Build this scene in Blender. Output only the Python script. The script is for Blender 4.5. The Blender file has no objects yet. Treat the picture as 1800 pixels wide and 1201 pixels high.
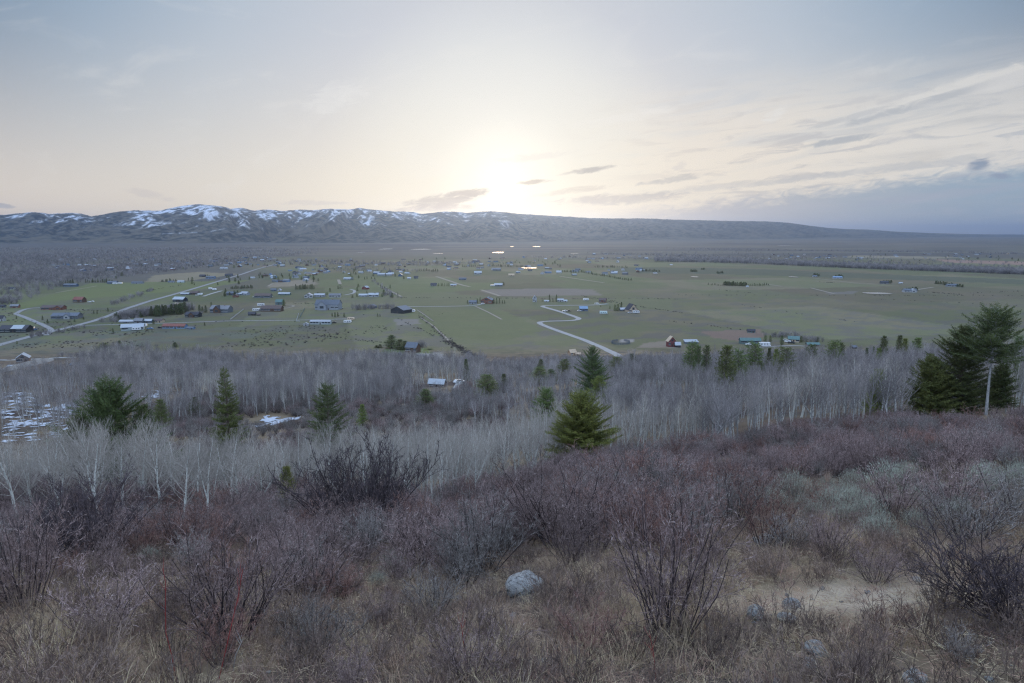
import bpy, math, random
import numpy as np
from math import radians, sin, cos, tan, atan, atan2, asin, degrees, pi

SC = bpy.context.scene
COL = SC.collection
RNG = np.random.default_rng(7)
random.seed(7)

# ---------------------------------------------------------------- camera numbers
W_, H_, F_ = 1800.0, 1201.0, 1200.0
PITCH = radians(9.07)
CAMZ = 100.0
FWD = np.array([0, cos(PITCH), -sin(PITCH)])
UP = np.array([0, sin(PITCH), cos(PITCH)])
RIGHT = np.array([1.0, 0, 0])

def ray(px, py):
    d = RIGHT * ((px - W_ / 2) / F_) - UP * ((py - H_ / 2) / F_) + FWD
    return d / np.linalg.norm(d)

def azel(px, py):
    d = ray(px, py)
    return degrees(atan2(d[0], d[1])), degrees(asin(d[2]))

def s2l(c):
    out = []
    for v in c:
        v = v / 255.0
        out.append(v / 12.92 if v <= 0.04045 else ((v + 0.055) / 1.055) ** 2.4)
    return out

# ---------------------------------------------------------------- noise
def _hash(ix, iy, seed):
    h = (ix.astype(np.int64) * 374761393 + iy.astype(np.int64) * 668265263 + seed * 982451653) & 0x7fffffff
    h = ((h ^ (h >> 13)) * 1274126177) & 0x7fffffff
    h = (h ^ (h >> 16)) & 0xffff
    return h / 65535.0

def vnoise(x, y, seed=0):
    x = np.asarray(x, float); y = np.asarray(y, float)
    ix = np.floor(x); iy = np.floor(y)
    fx = x - ix; fy = y - iy
    fx = fx * fx * (3 - 2 * fx); fy = fy * fy * (3 - 2 * fy)
    a = _hash(ix, iy, seed); b = _hash(ix + 1, iy, seed)
    c = _hash(ix, iy + 1, seed); d = _hash(ix + 1, iy + 1, seed)
    return (a * (1 - fx) + b * fx) * (1 - fy) + (c * (1 - fx) + d * fx) * fy

def fbm(x, y, seed=0, octv=4, gain=0.5):
    s = 0; a = 1; t = 0
    for k in range(octv):
        s = s + a * vnoise(x * 2 ** k + 17.3 * k, y * 2 ** k - 9.1 * k, seed + k); t += a; a *= gain
    return s / t

def sstep(a, b, x):
    t = np.clip((np.asarray(x, float) - a) / (b - a), 0, 1)
    return t * t * (3 - 2 * t)

# ---------------------------------------------------------------- terrain height
PD = np.array([0, 7, 15, 27, 50, 75, 110, 150, 200, 260, 330, 420, 520, 650, 900.0])
PU = np.array([-0.8, -0.45, -0.1, 0.15, 0.45, 0.8])
PZ = np.array([
    [-2.2, -5.0, -8.1, -12.8, -21, -30, -40, -46.5, -54, -62, -72, -84, -95, -100, -100],
    [-2.2, -5.0, -8.2, -12.8, -21, -30, -40, -46.5, -53, -61, -71, -83, -95, -100, -100],
    [-2.2, -5.0, -8.4, -13.0, -21.5, -30, -38, -44, -51, -61, -71, -83, -94, -100, -100],
    [-2.2, -4.9, -7.8, -12.0, -19.5, -26.5, -33, -38, -44, -53, -66, -81, -94, -100, -100],
    [-2.2, -4.5, -7.0, -11.0, -16.8, -22, -28, -34, -41.5, -52, -66, -81, -94, -100, -100],
    [-2.2, -4.3, -6.5, -10.0, -15.5, -20, -25.5, -32, -40, -52, -66, -81, -94, -100, -100]])

def terrain(X, Y):
    X = np.asarray(X, float); Y = np.asarray(Y, float)
    X, Y = np.broadcast_arrays(X, Y)
    u = np.clip(X / (np.maximum(Y, 0) + 6.0), -0.8, 0.8)
    z = np.zeros(X.shape)
    zk = []
    for row in PZ:
        s = 0
        for k in (0.88, 0.95, 1.0, 1.05, 1.12):
            s = s + np.interp(np.maximum(Y, 0) * k, PD, row)
        zk.append(s / 5)
    zk = np.stack(zk)
    idx = np.clip(np.searchsorted(PU, u) - 1, 0, len(PU) - 2)
    t = (u - PU[idx]) / (PU[idx + 1] - PU[idx]); t = t * t * (3 - 2 * t)
    i0 = np.take_along_axis(zk, idx[None], 0)[0]; i1 = np.take_along_axis(zk, idx[None] + 1, 0)[0]
    z = i0 * (1 - t) + i1 * t
    z = z + np.where(Y < 0, -Y * 0.36, 0)
    fade = 1 - sstep(420, 620, Y)
    amp = np.clip(Y * 0.022, 0.10, 1.6)
    z = z + (fbm(X * 0.06, Y * 0.06, 3, 3) - 0.5) * 2 * amp * fade * sstep(3, 25, np.hypot(X, Y))
    z = z + (fbm(X * 0.55, Y * 0.55, 5, 3) - 0.5) * 0.34 * fade * sstep(3, 8, np.hypot(X, Y))
    z = z + (fbm(X * 0.006, Y * 0.006, 9, 3) - 0.5) * 1.2 * sstep(600, 900, Y)*(1-sstep(3000,6000,Y))
    return CAMZ + z

def at(px, py, zoff=0.0):
    """world point where the sight line of a pixel meets the terrain"""
    d = ray(px, py)
    if py < 598:                        # valley floor: nearly flat, settles in a few steps
        z = 0.0
        for _ in range(5):
            t = (CAMZ - z) / -d[2]; z = float(terrain(t * d[0], t * d[1]))
        return np.array([t * d[0], t * d[1], z + zoff])
    t = np.concatenate([np.arange(2, 60, 0.15), np.geomspace(60, 1500, 900)])
    P = np.array([0, 0, CAMZ]) + t[:, None] * d
    g = P[:, 2] - terrain(P[:, 0], P[:, 1])
    k = np.argmax(g < 0)
    if g[k] >= 0: k = len(t) - 1
    t0, t1 = t[k - 1], t[k]
    for _ in range(25):
        tm = (t0 + t1) / 2; p = np.array([0, 0, CAMZ]) + tm * d
        if p[2] < float(terrain(p[0], p[1])): t1 = tm
        else: t0 = tm
    p = np.array([0, 0, CAMZ]) + t1 * d
    return np.array([p[0], p[1], float(terrain(p[0], p[1])) + zoff])

def at_many(px, py):
    """at() for many pixels of the lower slope's foot and the valley"""
    px = np.asarray(px, float); py = np.asarray(py, float)
    d = RIGHT[None] * ((px - W_ / 2) / F_)[:, None] - UP[None] * ((py - H_ / 2) / F_)[:, None] + FWD[None]
    z = np.zeros(len(px))
    for _ in range(14):
        t = (CAMZ - z) / -d[:, 2]; z = .5 * z + .5 * terrain(t * d[:, 0], t * d[:, 1])
    return np.stack([t * d[:, 0], t * d[:, 1], terrain(t * d[:, 0], t * d[:, 1])], 1)

def at_depth(px, Y):
    """ground point seen in pixel column px at ground distance Y"""
    X = 0.0
    for _ in range(8):
        z = float(terrain(X, Y)) - CAMZ
        X = (px - W_ / 2) / F_ * (Y * cos(PITCH) - z * sin(PITCH))
    return np.array([X, Y, float(terrain(X, Y))])

def project(P):
    P = np.asarray(P, float); v = P - np.array([0, 0, CAMZ])
    d = v @ FWD
    return W_ / 2 + F_ * (v @ RIGHT) / d, H_ / 2 - F_ * (v @ UP) / d, d

def pxm(P):
    """metres per photo pixel at P"""
    return project(P)[2] / F_

# ---------------------------------------------------------------- object helpers
def tag(o, label=None, cat=None, group=None, kind=None):
    if label: o['label'] = label
    if cat: o['category'] = cat
    if group: o['group'] = group
    if kind: o['kind'] = kind
    return o

def empty(name, loc=(0, 0, 0), rz=0.0):
    o = bpy.data.objects.new(name, None); COL.objects.link(o)
    o.location = tuple(float(v) for v in loc); o.rotation_euler = (0, 0, rz); o.empty_display_size = 0.3
    return o

def link(name, me, mat=None, parent=None):
    o = bpy.data.objects.new(name, me); COL.objects.link(o)
    if mat is not None and not me.materials:
        for m in (mat if isinstance(mat, (list, tuple)) else [mat]): me.materials.append(m)
    if parent is not None: o.parent = parent
    return o

def mesh_np(name, verts, faces, smooth=False, attrs=None, mats=None):
    """verts (n,3), faces (m,k) one face size, or a list of such arrays"""
    if not isinstance(faces, list): faces = [faces]
    faces = [np.asarray(f, np.int32) for f in faces if len(f)]
    me = bpy.data.meshes.new(name)
    verts = np.asarray(verts, np.float32)
    me.vertices.add(len(verts)); me.vertices.foreach_set('co', verts.ravel())
    nl = sum(f.size for f in faces); nf = sum(len(f) for f in faces)
    me.loops.add(nl); me.polygons.add(nf)
    me.loops.foreach_set('vertex_index', np.concatenate([f.ravel() for f in faces]))
    tot = np.concatenate([np.full(len(f), f.shape[1], np.int32) for f in faces])
    st = np.concatenate([[0], np.cumsum(tot)[:-1]]).astype(np.int32)
    me.polygons.foreach_set('loop_start', st)
    try: me.polygons.foreach_set('loop_total', tot)
    except Exception: pass
    if smooth: me.polygons.foreach_set('use_smooth', np.ones(nf, bool))
    if mats is not None: me.polygons.foreach_set('material_index', np.asarray(mats, np.int32))
    me.update(calc_edges=True)
    for k, v in (attrs or {}).items():
        v = np.asarray(v, np.float32)
        if v.ndim == 1:
            a = me.attributes.new(k, 'FLOAT', 'POINT'); a.data.foreach_set('value', v)
        else:
            a = me.attributes.new(k, 'FLOAT_COLOR', 'POINT')
            if v.shape[1] == 3: v = np.concatenate([v, np.ones((len(v), 1), np.float32)], 1)
            a.data.foreach_set('color', v.ravel())
    me.validate()
    return me

def grid_faces(nr, nc):
    i = np.arange(nr - 1)[:, None] * nc + np.arange(nc - 1)[None, :]
    i = i.ravel()
    return np.stack([i, i + 1, i + nc + 1, i + nc], 1)

# ---------------------------------------------------------------- node expression helper
class S:
    """socket wrapper with arithmetic"""
    nt = None
    def __init__(self, s): self.s = s
    @staticmethod
    def math(op, a, b=None, c=None, clamp=False):
        n = S.nt.nodes.new('ShaderNodeMath'); n.operation = op; n.use_clamp = clamp
        for i, v in enumerate((a, b, c)):
            if v is None: continue
            if isinstance(v, S): S.nt.links.new(v.s, n.inputs[i])
            else: n.inputs[i].default_value = float(v)
        return S(n.outputs[0])
    def __add__(a, b): return S.math('ADD', a, b)
    __radd__ = __add__
    def __sub__(a, b): return S.math('SUBTRACT', a, b)
    def __rsub__(a, b): return S.math('SUBTRACT', b, a)
    def __mul__(a, b): return S.math('MULTIPLY', a, b)
    __rmul__ = __mul__
    def __truediv__(a, b): return S.math('DIVIDE', a, b)
    def __neg__(a): return S.math('MULTIPLY', a, -1)
    def __pow__(a, b): return S.math('POWER', a, b)

def sm(a, b, x):
    n = S.nt.nodes.new('ShaderNodeMapRange'); n.interpolation_type = 'SMOOTHSTEP'
    S.nt.links.new(x.s, n.inputs[0]); n.inputs[1].default_value = a; n.inputs[2].default_value = b
    return S(n.outputs[0])

def mixc(f, a, b, mode='MIX'):
    n = S.nt.nodes.new('ShaderNodeMix'); n.data_type = 'RGBA'; n.blend_type = mode; n.clamp_factor = True
    for sock, v in ((n.inputs[0], f), (n.inputs[6], a), (n.inputs[7], b)):
        if isinstance(v, S): S.nt.links.new(v.s, sock)
        elif isinstance(v, (int, float)): sock.default_value = float(v)
        else: sock.default_value = (v[0], v[1], v[2], 1)
    return S(n.outputs[2])

def vec(x, y, z=0.0):
    n = S.nt.nodes.new('ShaderNodeCombineXYZ')
    for i, v in enumerate((x, y, z)):
        if isinstance(v, S): S.nt.links.new(v.s, n.inputs[i])
        else: n.inputs[i].default_value = float(v)
    return S(n.outputs[0])

def sep(v):
    n = S.nt.nodes.new('ShaderNodeSeparateXYZ'); S.nt.links.new(v.s, n.inputs[0])
    return S(n.outputs[0]), S(n.outputs[1]), S(n.outputs[2])

def noise(v, scale, detail=4, rough=0.5, dist=0.0):
    n = S.nt.nodes.new('ShaderNodeTexNoise'); S.nt.links.new(v.s, n.inputs['Vector'])
    n.inputs['Scale'].default_value = scale; n.inputs['Detail'].default_value = detail
    n.inputs['Roughness'].default_value = rough; n.inputs['Distortion'].default_value = dist
    return S(n.outputs[0])

def ramp(x, stops):
    n = S.nt.nodes.new('ShaderNodeValToRGB'); S.nt.links.new(x.s, n.inputs[0])
    el = n.color_ramp.elements
    while len(el) > 1: el.remove(el[0])
    el[0].position = stops[0][0]; el[0].color = (*stops[0][1], 1)
    for p, c in stops[1:]:
        e = el.new(p); e.color = (*c, 1)
    return S(n.outputs[0])

def attr(name, color=False):
    n = S.nt.nodes.new('ShaderNodeAttribute'); n.attribute_name = name
    return S(n.outputs[0] if color else n.outputs[2])

def new_mat(name, rough=0.9, spec=0.2):
    m = bpy.data.materials.new(name); m.use_nodes = True; nt = m.node_tree; S.nt = nt
    b = nt.nodes['Principled BSDF']
    b.inputs['Roughness'].default_value = rough
    b.inputs['Specular IOR Level'].default_value = spec
    return m, nt, b

def objrand():
    n = S.nt.nodes.new('ShaderNodeObjectInfo'); return S(n.outputs['Random'])

def geopos():
    n = S.nt.nodes.new('ShaderNodeNewGeometry'); return S(n.outputs['Position'])

def objpos():
    n = S.nt.nodes.new('ShaderNodeTexCoord'); return S(n.outputs['Object'])

def mat_noise(name, c1, c2, scale=3.0, rough=0.9, spec=0.2, c3=None, rand=0.0, detail=5, metal=0.0, stretch=None):
    """plain material: two (or three) real colours broken up by noise, a little per-object variation"""
    m, nt, b = new_mat(name, rough, spec)
    p = objpos()
    if stretch:
        x, y, z = sep(p); p = vec(x * stretch[0], y * stretch[1], z * stretch[2])
    n = noise(p, scale, detail, 0.6)
    c = mixc(sm(0.35, 0.65, n), c1, c2)
    if c3 is not None: c = mixc(sm(0.55, 0.75, noise(p, scale * 2.7, 3)), c, c3)
    if rand:
        r = objrand()
        h = S.nt.nodes.new('ShaderNodeHueSaturation'); S.nt.links.new(c.s, h.inputs['Color'])
        S.nt.links.new(((r - 0.5) * (2 * rand) + 1.0).s, h.inputs['Value'])
        S.nt.links.new(((r - 0.5) * (0.12 * rand) + 0.5).s, h.inputs['Hue'])
        c = S(h.outputs[0])
    nt.links.new(c.s, b.inputs['Base Color'])
    b.inputs['Metallic'].default_value = metal
    return m
# ---------------------------------------------------------------- camera, sun, view
cam = bpy.data.cameras.new('camera'); cam.lens = 24; cam.sensor_width = 36
cam.clip_start = 0.05; cam.clip_end = 200000
camo = bpy.data.objects.new('camera', cam); COL.objects.link(camo)
camo.location = (0, 0, CAMZ); camo.rotation_euler = (radians(90) - PITCH, 0, 0)
SC.camera = camo
SC.view_settings.view_transform = 'Standard'; SC.view_settings.look = 'None'
SC.view_settings.exposure = 0.06; SC.view_settings.gamma = 1.0
SC.render.film_transparent = False

SUN_AZ, SUN_EL = azel(886, 318)
sun = bpy.data.lights.new('sun', 'SUN'); sun.energy = 1.15; sun.angle = radians(10); sun.color = (1.0, 0.70, 0.44)
suno = bpy.data.objects.new('sun', sun); COL.objects.link(suno)
suno.rotation_euler = (radians(90 - SUN_EL), 0, radians(180 - SUN_AZ))
suno.location = (0, 0, 400)

# ---------------------------------------------------------------- sky (world)
SKYFILL = 1.7      # unseen sky overhead and behind the viewer, brightened to fill the ground
def build_sky():
    w = bpy.data.worlds.new('World'); SC.world = w; w.use_nodes = True
    nt = w.node_tree; nt.nodes.clear(); S.nt = nt
    out = nt.nodes.new('ShaderNodeOutputWorld'); bg = nt.nodes.new('ShaderNodeBackground')
    nt.links.new(bg.outputs[0], out.inputs[0]); bg.inputs[1].default_value = 0.1
    sky = nt.nodes.new('ShaderNodeTexSky'); sky.sky_type = 'NISHITA'; sky.sun_disc = False
    sky.sun_elevation = radians(SUN_EL); sky.sun_rotation = radians(SUN_AZ)
    sky.altitude = 1900; sky.air_density = 1.0; sky.dust_density = 1.5
    tc = nt.nodes.new('ShaderNodeTexCoord'); d = S(tc.outputs['Generated'])
    x, y, z = sep(d)
    el = S.math('ARCSINE', z) * 57.29578
    az = S.math('ARCTAN2', x, y) * 57.29578
    sx, sy, sz = sin(radians(SUN_AZ)) * cos(radians(SUN_EL)), cos(radians(SUN_AZ)) * cos(radians(SUN_EL)), sin(radians(SUN_EL))
    cg = S.math('MINIMUM', x * sx + y * sy + z * sz, 1.0)
    gam = S.math('ARCCOSINE', cg) * 57.29578
    base = ramp(gam / 90.0, [(0, (1.15, 1.10, .98)), (0.022, (.99, .97, .91)), (0.055, (0.85, 0.85, 0.825)), (0.105, s2l((226, 227, 226))),
                             (0.165, s2l((204, 207, 214))), (0.26, s2l((184, 194, 206))), (0.34, s2l((156, 173, 191))),
                             (0.45, s2l((112, 134, 158))), (0.6, s2l((110, 133, 160))), (1.0, s2l((150, 172, 198)))])
    hor = ramp(gam / 90.0, [(0, (1.35, 1.22, .95)), (0.03, (1.05, .96, .77)), (0.07, (.93, 0.83, 0.64)), (0.14, (0.98, 0.85, 0.64)), (0.24, (.93, 0.80, 0.62)),
                            (0.40, (.94, 0.80, 0.64)), (0.56, (0.80, 0.73, 0.64)), (0.8, s2l((175, 178, 196))), (1.0, s2l((160, 166, 190)))])
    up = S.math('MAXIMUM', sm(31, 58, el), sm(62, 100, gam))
    base = mixc(up, base, (SKYFILL * .72, SKYFILL * .93, SKYFILL * 1.30))
    hz = S.math('MAXIMUM', (16.0 - el) / 16.0, 0.0)
    hz = S.math('MINIMUM', hz, 1.0) ** 1.5 * (1.0 - sm(62, 100, gam) * .6)
    c = mixc(hz, base, hor)
    # streak coordinates, tilted a little up to the right like the cloud bands
    def streak(th, kx, ky, scale, det=5, dist=0.6, off=0.0):
        t = radians(th)
        a = (az * cos(t) + el * sin(t)) * kx + off
        e = (el * cos(t) - az * sin(t)) * ky
        return noise(vec(a, e, off), scale, det, 0.58, dist)
    n1 = streak(6, 0.10, 0.75, 1.0)
    n2 = streak(4, 0.22, 1.3, 1.1, off=3.7)
    nf = streak(8, 0.55, 1.6, 1.2, 6, 0.9, off=8.1)
    # very thin high veil
    veil = sm(0.52, 0.75, streak(12, 0.12, 0.32, 1.0, 6, 1.0, off=5.0)) * sm(26, 8, el) * 0.22
    c = mixc(veil, c, s2l((240, 236, 230)))
    # cloud bands on the right: cream between, grey streaks, over the low horizon
    reg = sm(2, 24, az) * sm(13.5, 6.0, el) 
    c = mixc(reg * sm(0.30, 0.55, n1) * 0.75, c, mixc(sm(6, 40, az), s2l((250, 234, 212)), s2l((226, 222, 216))))
    c = mixc(reg * sm(0.50, 0.66, n2) * 0.62, c, mixc(sm(0, 40, az), s2l((205, 192, 182)), s2l((176, 181, 190))))
    # blue-grey bank resting on the horizon to the right, its top rising to the right
    top = az * 0.105 + 0.35 + (nf - 0.5) * 2.4
    bank = sm(0.9, -0.5, el - top) * sm(3, 18, az)
    bankc = mixc(sm(8, 36, az), s2l((196, 190, 190)), s2l((140, 163, 184)))
    bankc = mixc(sm(0.45, 0.7, n2) * 0.5, bankc, s2l((186, 186, 194)))
    c = mixc(bank * 0.9, c, bankc)
    # single clouds: photo position, half sizes, tilt, colour, opacity
    cl = [(775, 354, 78, 13, 8, (188, 178, 170), .85), (822, 341, 44, 9, 5, (186, 176, 168), .85), (760, 366, 90, 7, 3, (200, 187, 176), .6),
          (938, 320, 36, 4.5, 6, (196, 184, 172), .85), (1040, 298, 40, 6, 7, (180, 174, 170), .9), (1005, 303, 30, 3, 12, (205, 196, 186), .6),
          (1090, 350, 120, 11, 3, (190, 182, 178), .7), (1190, 314, 70, 7, 8, (184, 180, 178), .65), (1010, 335, 70, 6, 7, (205, 192, 178), .5),
          (1640, 168, 250, 17, 13, (222, 219, 214), .75), (1640, 176, 190, 9, 13, (178, 181, 186), .8), (1500, 205, 90, 6, 13, (186, 187, 190), .6),
          (1780, 140, 90, 14, 11, (214, 212, 210), .7), (1478, 247, 75, 7, 7, (172, 176, 182), .8), (1560, 296, 300, 8, 5, (190, 191, 193), .6),
          (1300, 325, 200, 7, 5, (196, 192, 190), .5), (1720, 291, 24, 11, 14, (138, 150, 170), .95), (1757, 309, 22, 6, -6, (142, 154, 176), .9),
          (1640, 345, 200, 9, 6, (164, 172, 188), .6),
          (265, 343, 46, 9, -13, (214, 204, 196), .6), (5, 362, 22, 5, -8, (170, 172, 180), .7), (545, 357, 70, 5, 0, (216, 206, 198), .5),
          (590, 170, 60, 26, 25, (238, 236, 232), .35), (1110, 205, 110, 10, 8, (240, 236, 230), .35), (940, 276, 70, 7, 6, (232, 225, 216), .5),
          (1360, 205, 26, 12, 30, (232, 230, 226), .5), (1195, 292, 14, 8, 20, (214, 206, 200), .5)]
    for (cx, cy, rx, ry, th, col, op) in cl:
        a0, e0 = azel(cx, cy); a1, _ = azel(cx + rx, cy); _, e1 = azel(cx, cy - ry)
        ra, re = abs(a1 - a0), abs(e1 - e0); t = radians(th)
        da = az - a0; de = el - e0
        p = (da * cos(t) + de * sin(t)) / ra
        q = (de * cos(t) - da * sin(t)) / re
        m = sm(1.25, 0.0, p * p + q * q + (nf - 0.5) * 3.0 + (n2 - 0.5) * 1.0)
        c = mixc(m * op, c, s2l(col))
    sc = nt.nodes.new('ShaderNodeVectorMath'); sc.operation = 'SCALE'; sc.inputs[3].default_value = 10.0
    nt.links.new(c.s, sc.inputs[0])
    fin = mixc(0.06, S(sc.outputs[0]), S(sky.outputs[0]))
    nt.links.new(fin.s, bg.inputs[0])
    try: w.cycles.sampling_method = 'MANUAL'; w.cycles.sample_map_resolution = 512
    except Exception: pass
build_sky()

# ---------------------------------------------------------------- ground sheet
VZ = lambda px, py: at(px, py)[:2]

def inpoly(X, Y, poly):
    poly = np.asarray(poly); n = len(poly); c = np.zeros(X.shape, bool); j = n - 1
    for i in range(n):
        xi, yi = poly[i]; xj, yj = poly[j]
        c ^= ((yi > Y) != (yj > Y)) & (X < (xj - xi) * (Y - yi) / (yj - yi + 1e-9) + xi)
        j = i
    return c

# cultivated fields and bare patches: outline in photo pixels, plain soil or crop colour
FIELDS = [
    ([(845, 512), (878, 521), (1060, 519), (1040, 509), (990, 507), (860, 509)], (.155, .135, .115)),
    ([(1100, 470), (1300, 472), (1700, 488), (1800, 492), (1800, 500), (1500, 489), (1250, 482), (1060, 479)], (.080, .086, .060)),
    ([(1640, 456), (1800, 460), (1800, 466), (1670, 462)], (.23, .15, .12)),
    ([(1500, 449), (1700, 452), (1640, 455), (1480, 453)], (.19, .165, .12)),
    ([(1230, 583), (1335, 579), (1345, 592), (1300, 600), (1255, 594)], (.15, .105, .085)),
    ([(560, 492), (700, 488), (700, 500), (560, 505)], (.102, .113, .058)),
    ([(160, 498), (440, 493), (360, 508), (90, 530), (40, 545), (30, 535)], (.112, .126, .055)),
    ([(480, 497), (545, 490), (560, 500), (470, 506)], (.19, .16, .12)),
    ([(270, 484), (350, 478), (420, 482), (330, 494), (255, 496)], (.18, .155, .105)),
    ([(700, 500), (880, 496), (870, 508), (690, 520)], (.104, .115, .058)),
    ([(700, 545), (880, 544), (960, 580), (880, 600), (760, 590)], (.110, .116, .060)),
    ([(690, 562), (735, 560), (740, 570), (700, 572)], (.16, .145, .13)),
    ([(676, 614), (712, 612), (712, 624), (668, 622)], (.075, .095, .04)),
    ([(728, 616), (752, 612), (760, 622), (735, 624)], (.09, .12, .035)),
    ([(730, 622), (775, 620), (790, 632), (735, 634)], (.26, .25, .24)),
    ([(1090, 596), (1112, 596), (1116, 601), (1088, 602)], (.22, .20, .185)),
    ([(1180, 598), (1130, 604), (1120, 612), (1190, 612)], (.17, .14, .11)),
    ([(1450, 514), (1510, 512), (1500, 517), (1460, 518)], (.13, .12, .105)),
    ([(700, 512), (960, 526), (1180, 526), (1180, 545), (700, 545)], (.108, .112, .064)),
]

def build_ground():
    uu = np.concatenate([np.linspace(-1.5, -0.86, 60)[:-1], np.linspace(-0.86, 0.86, 430), np.linspace(0.86, 1.5, 60)[1:]])
    yy = np.concatenate([np.linspace(-30, 2, 24)[:-1], np.geomspace(2, 42000, 860)])
    Y = np.repeat(yy[:, None], len(uu), 1); X = uu[None, :] * (np.maximum(Y, 0) + 30)
    Z = terrain(X, Y)
    n1 = fbm(X * 0.012, Y * 0.012, 21, 4); n2 = fbm(X * 0.06, Y * 0.06, 31, 4); n3 = fbm(X * 0.0016, Y * 0.0022, 41, 4)
    def mix(a, b, t): return a * (1 - t[..., None]) + np.array(b) * t[..., None]
    # hillside: leaf litter, dry straw, dark humus
    c = np.zeros(X.shape + (3,)) + np.array((.115, .088, .066))
    c = mix(c, (.19, .145, .095), sstep(.45, .62, n2))
    c = mix(c, (.07, .055, .048), sstep(.5, .68, fbm(X * 0.15, Y * 0.15, 51, 3)))
    # straw clearing at the right front
    u = X / (np.maximum(Y, 0) + 1e-3)
    pc = at(1480, 1050)
    dx = X - pc[0]; dy = Y - pc[1]
    cl = np.exp(-((dx / 1.7) ** 2 + ((dy + dx * .25) / .85) ** 2)) * 1.3
    c = mix(c, (.36, .30, .225), np.clip(cl * (.6 + .8 * n2), 0, 1))
    # valley grass
    v = np.zeros(X.shape + (3,)) + np.array((.108, .110, .062))
    v = mix(v, (.130, .115, .074), sstep(.46, .64, n1))
    v = mix(v, (.094, .106, .054), sstep(.52, .68, n3) * .8)
    v = mix(v, (.10, .092, .080), sstep(.5, .62, n2) * sstep(1500, 650, Y) * .75)
    # parcels of slightly different pasture
    ra = X * .96 + Y * .28; rb = Y * .96 - X * .28
    ci = np.floor(ra / 210 + 2.0 * vnoise(rb * 0 + np.floor(rb / 260), rb * 0, 11)); cj = np.floor(rb / 260)
    tone = _hash(ci, cj, 5); v = v * (.86 + .30 * tone)[..., None]
    v = mix(v, (.108, .088, .064), (_hash(ci, cj, 9) > .72) * .45 * sstep(750, 1000, Y))
    # bare cottonwood land and marsh farther out
    far = sstep(2300, 3300, Y)
    v = mix(v, (.10, .095, .085), far * .8)
    v = mix(v, (.12, .105, .085), far * sstep(.5, .6, fbm(X * .0012, Y * .0035, 61, 3)))
    v = mix(v, (.06, .06, .062), far * sstep(.55, .62, fbm(X * .0009, Y * .004, 63, 4)) * .8)
    lw = sstep(-0.30, -0.42, u + .02 * np.sin(Y * .01)) * sstep(950, 1300, Y + u * 300)
    v = mix(v, (.085, .08, .075), lw * .85)
    # low sagebrush scrub on the near left fields
    v = mix(v, (.095, .10, .075), sstep(.52, .60, fbm(X * .03, Y * .045, 71, 4)) * sstep(-.25, -.4, u) * sstep(820, 700, Y))
    t = sstep(470, 600, Y + (n1 - .5) * 60)
    c = c * (1 - t[..., None]) + v * t[..., None]
    for poly, col in FIELDS:
        w = np.array([VZ(*p) for p in poly])
        m = inpoly(X, Y, w).astype(float)
        c = mix(c, col, m * .9)
    me = mesh_np('ground', np.stack([X, Y, Z], -1).reshape(-1, 3), grid_faces(*X.shape), True, {'tint': c.reshape(-1, 3)})
    m, nt, b = new_mat('ground_earth', 1.0, 0.1)
    p = geopos(); px_, py_, pz_ = sep(p)
    a = attr('tint', True)
    fine = noise(p, 5.0, 6, .65); mid = noise(p, 0.35, 5, .6); big = noise(vec(px_, py_ * .6, pz_), 0.03, 6, .65)
    fur = noise(vec(px_ * .15, py_ * .6, 0), 0.10, 4, .6)
    k = 0.55 + 0.35 * fine + 0.30 * mid + 0.28 * big
    c2 = mixc(1.0, a, vec(k, k, k), 'MULTIPLY')
    c3 = mixc(sm(.52, .68, fur) * .35, c2, (.13, .112, .075))
    c3 = mixc(sm(.60, .70, noise(vec(px_, py_ * .7, pz_), 0.09, 5, .7)) * .55, c3, (.075, .075, .06))
    nt.links.new(c3.s, b.inputs['Base Color'])
    bp = nt.nodes.new('ShaderNodeBump'); bp.inputs['Strength'].default_value = .6; bp.inputs['Distance'].default_value = .12
    nt.links.new((fine + mid).s, bp.inputs['Height']); nt.links.new(bp.outputs[0], b.inputs['Normal'])
    o = link('ground', me, m); tag(o, kind='structure')
build_ground()

# ---------------------------------------------------------------- mountains
RIDGE = [(-700, 383), (-400, 378), (-150, 382), (0, 380), (40, 378), (80, 374), (110, 377), (150, 375), (165, 377), (182, 381.5), (200, 379), (220, 374), (262, 371), (300, 371.5), (320, 367),
         (345, 363), (372, 361), (405, 364), (420, 368), (440, 366), (462, 372), (485, 370), (510, 372.5), (540, 369.5), (560, 371),
         (590, 368.5), (620, 370), (640, 367), (662, 370), (700, 373.5), (722, 373), (745, 377), (775, 374), (800, 373), (822, 376), (842, 374),
         (862, 372.5), (890, 375), (930, 378), (980, 381), (1030, 384), (1080, 385), (1130, 385), (1200, 387.5), (1270, 389), (1335, 390), (1375, 392.5), (1400, 396),
         (1440, 401), (1470, 403), (1510, 404), (1560, 407.5), (1620, 410), (1700, 412), (1800, 413), (2300, 414), (2900, 414)]

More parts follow.
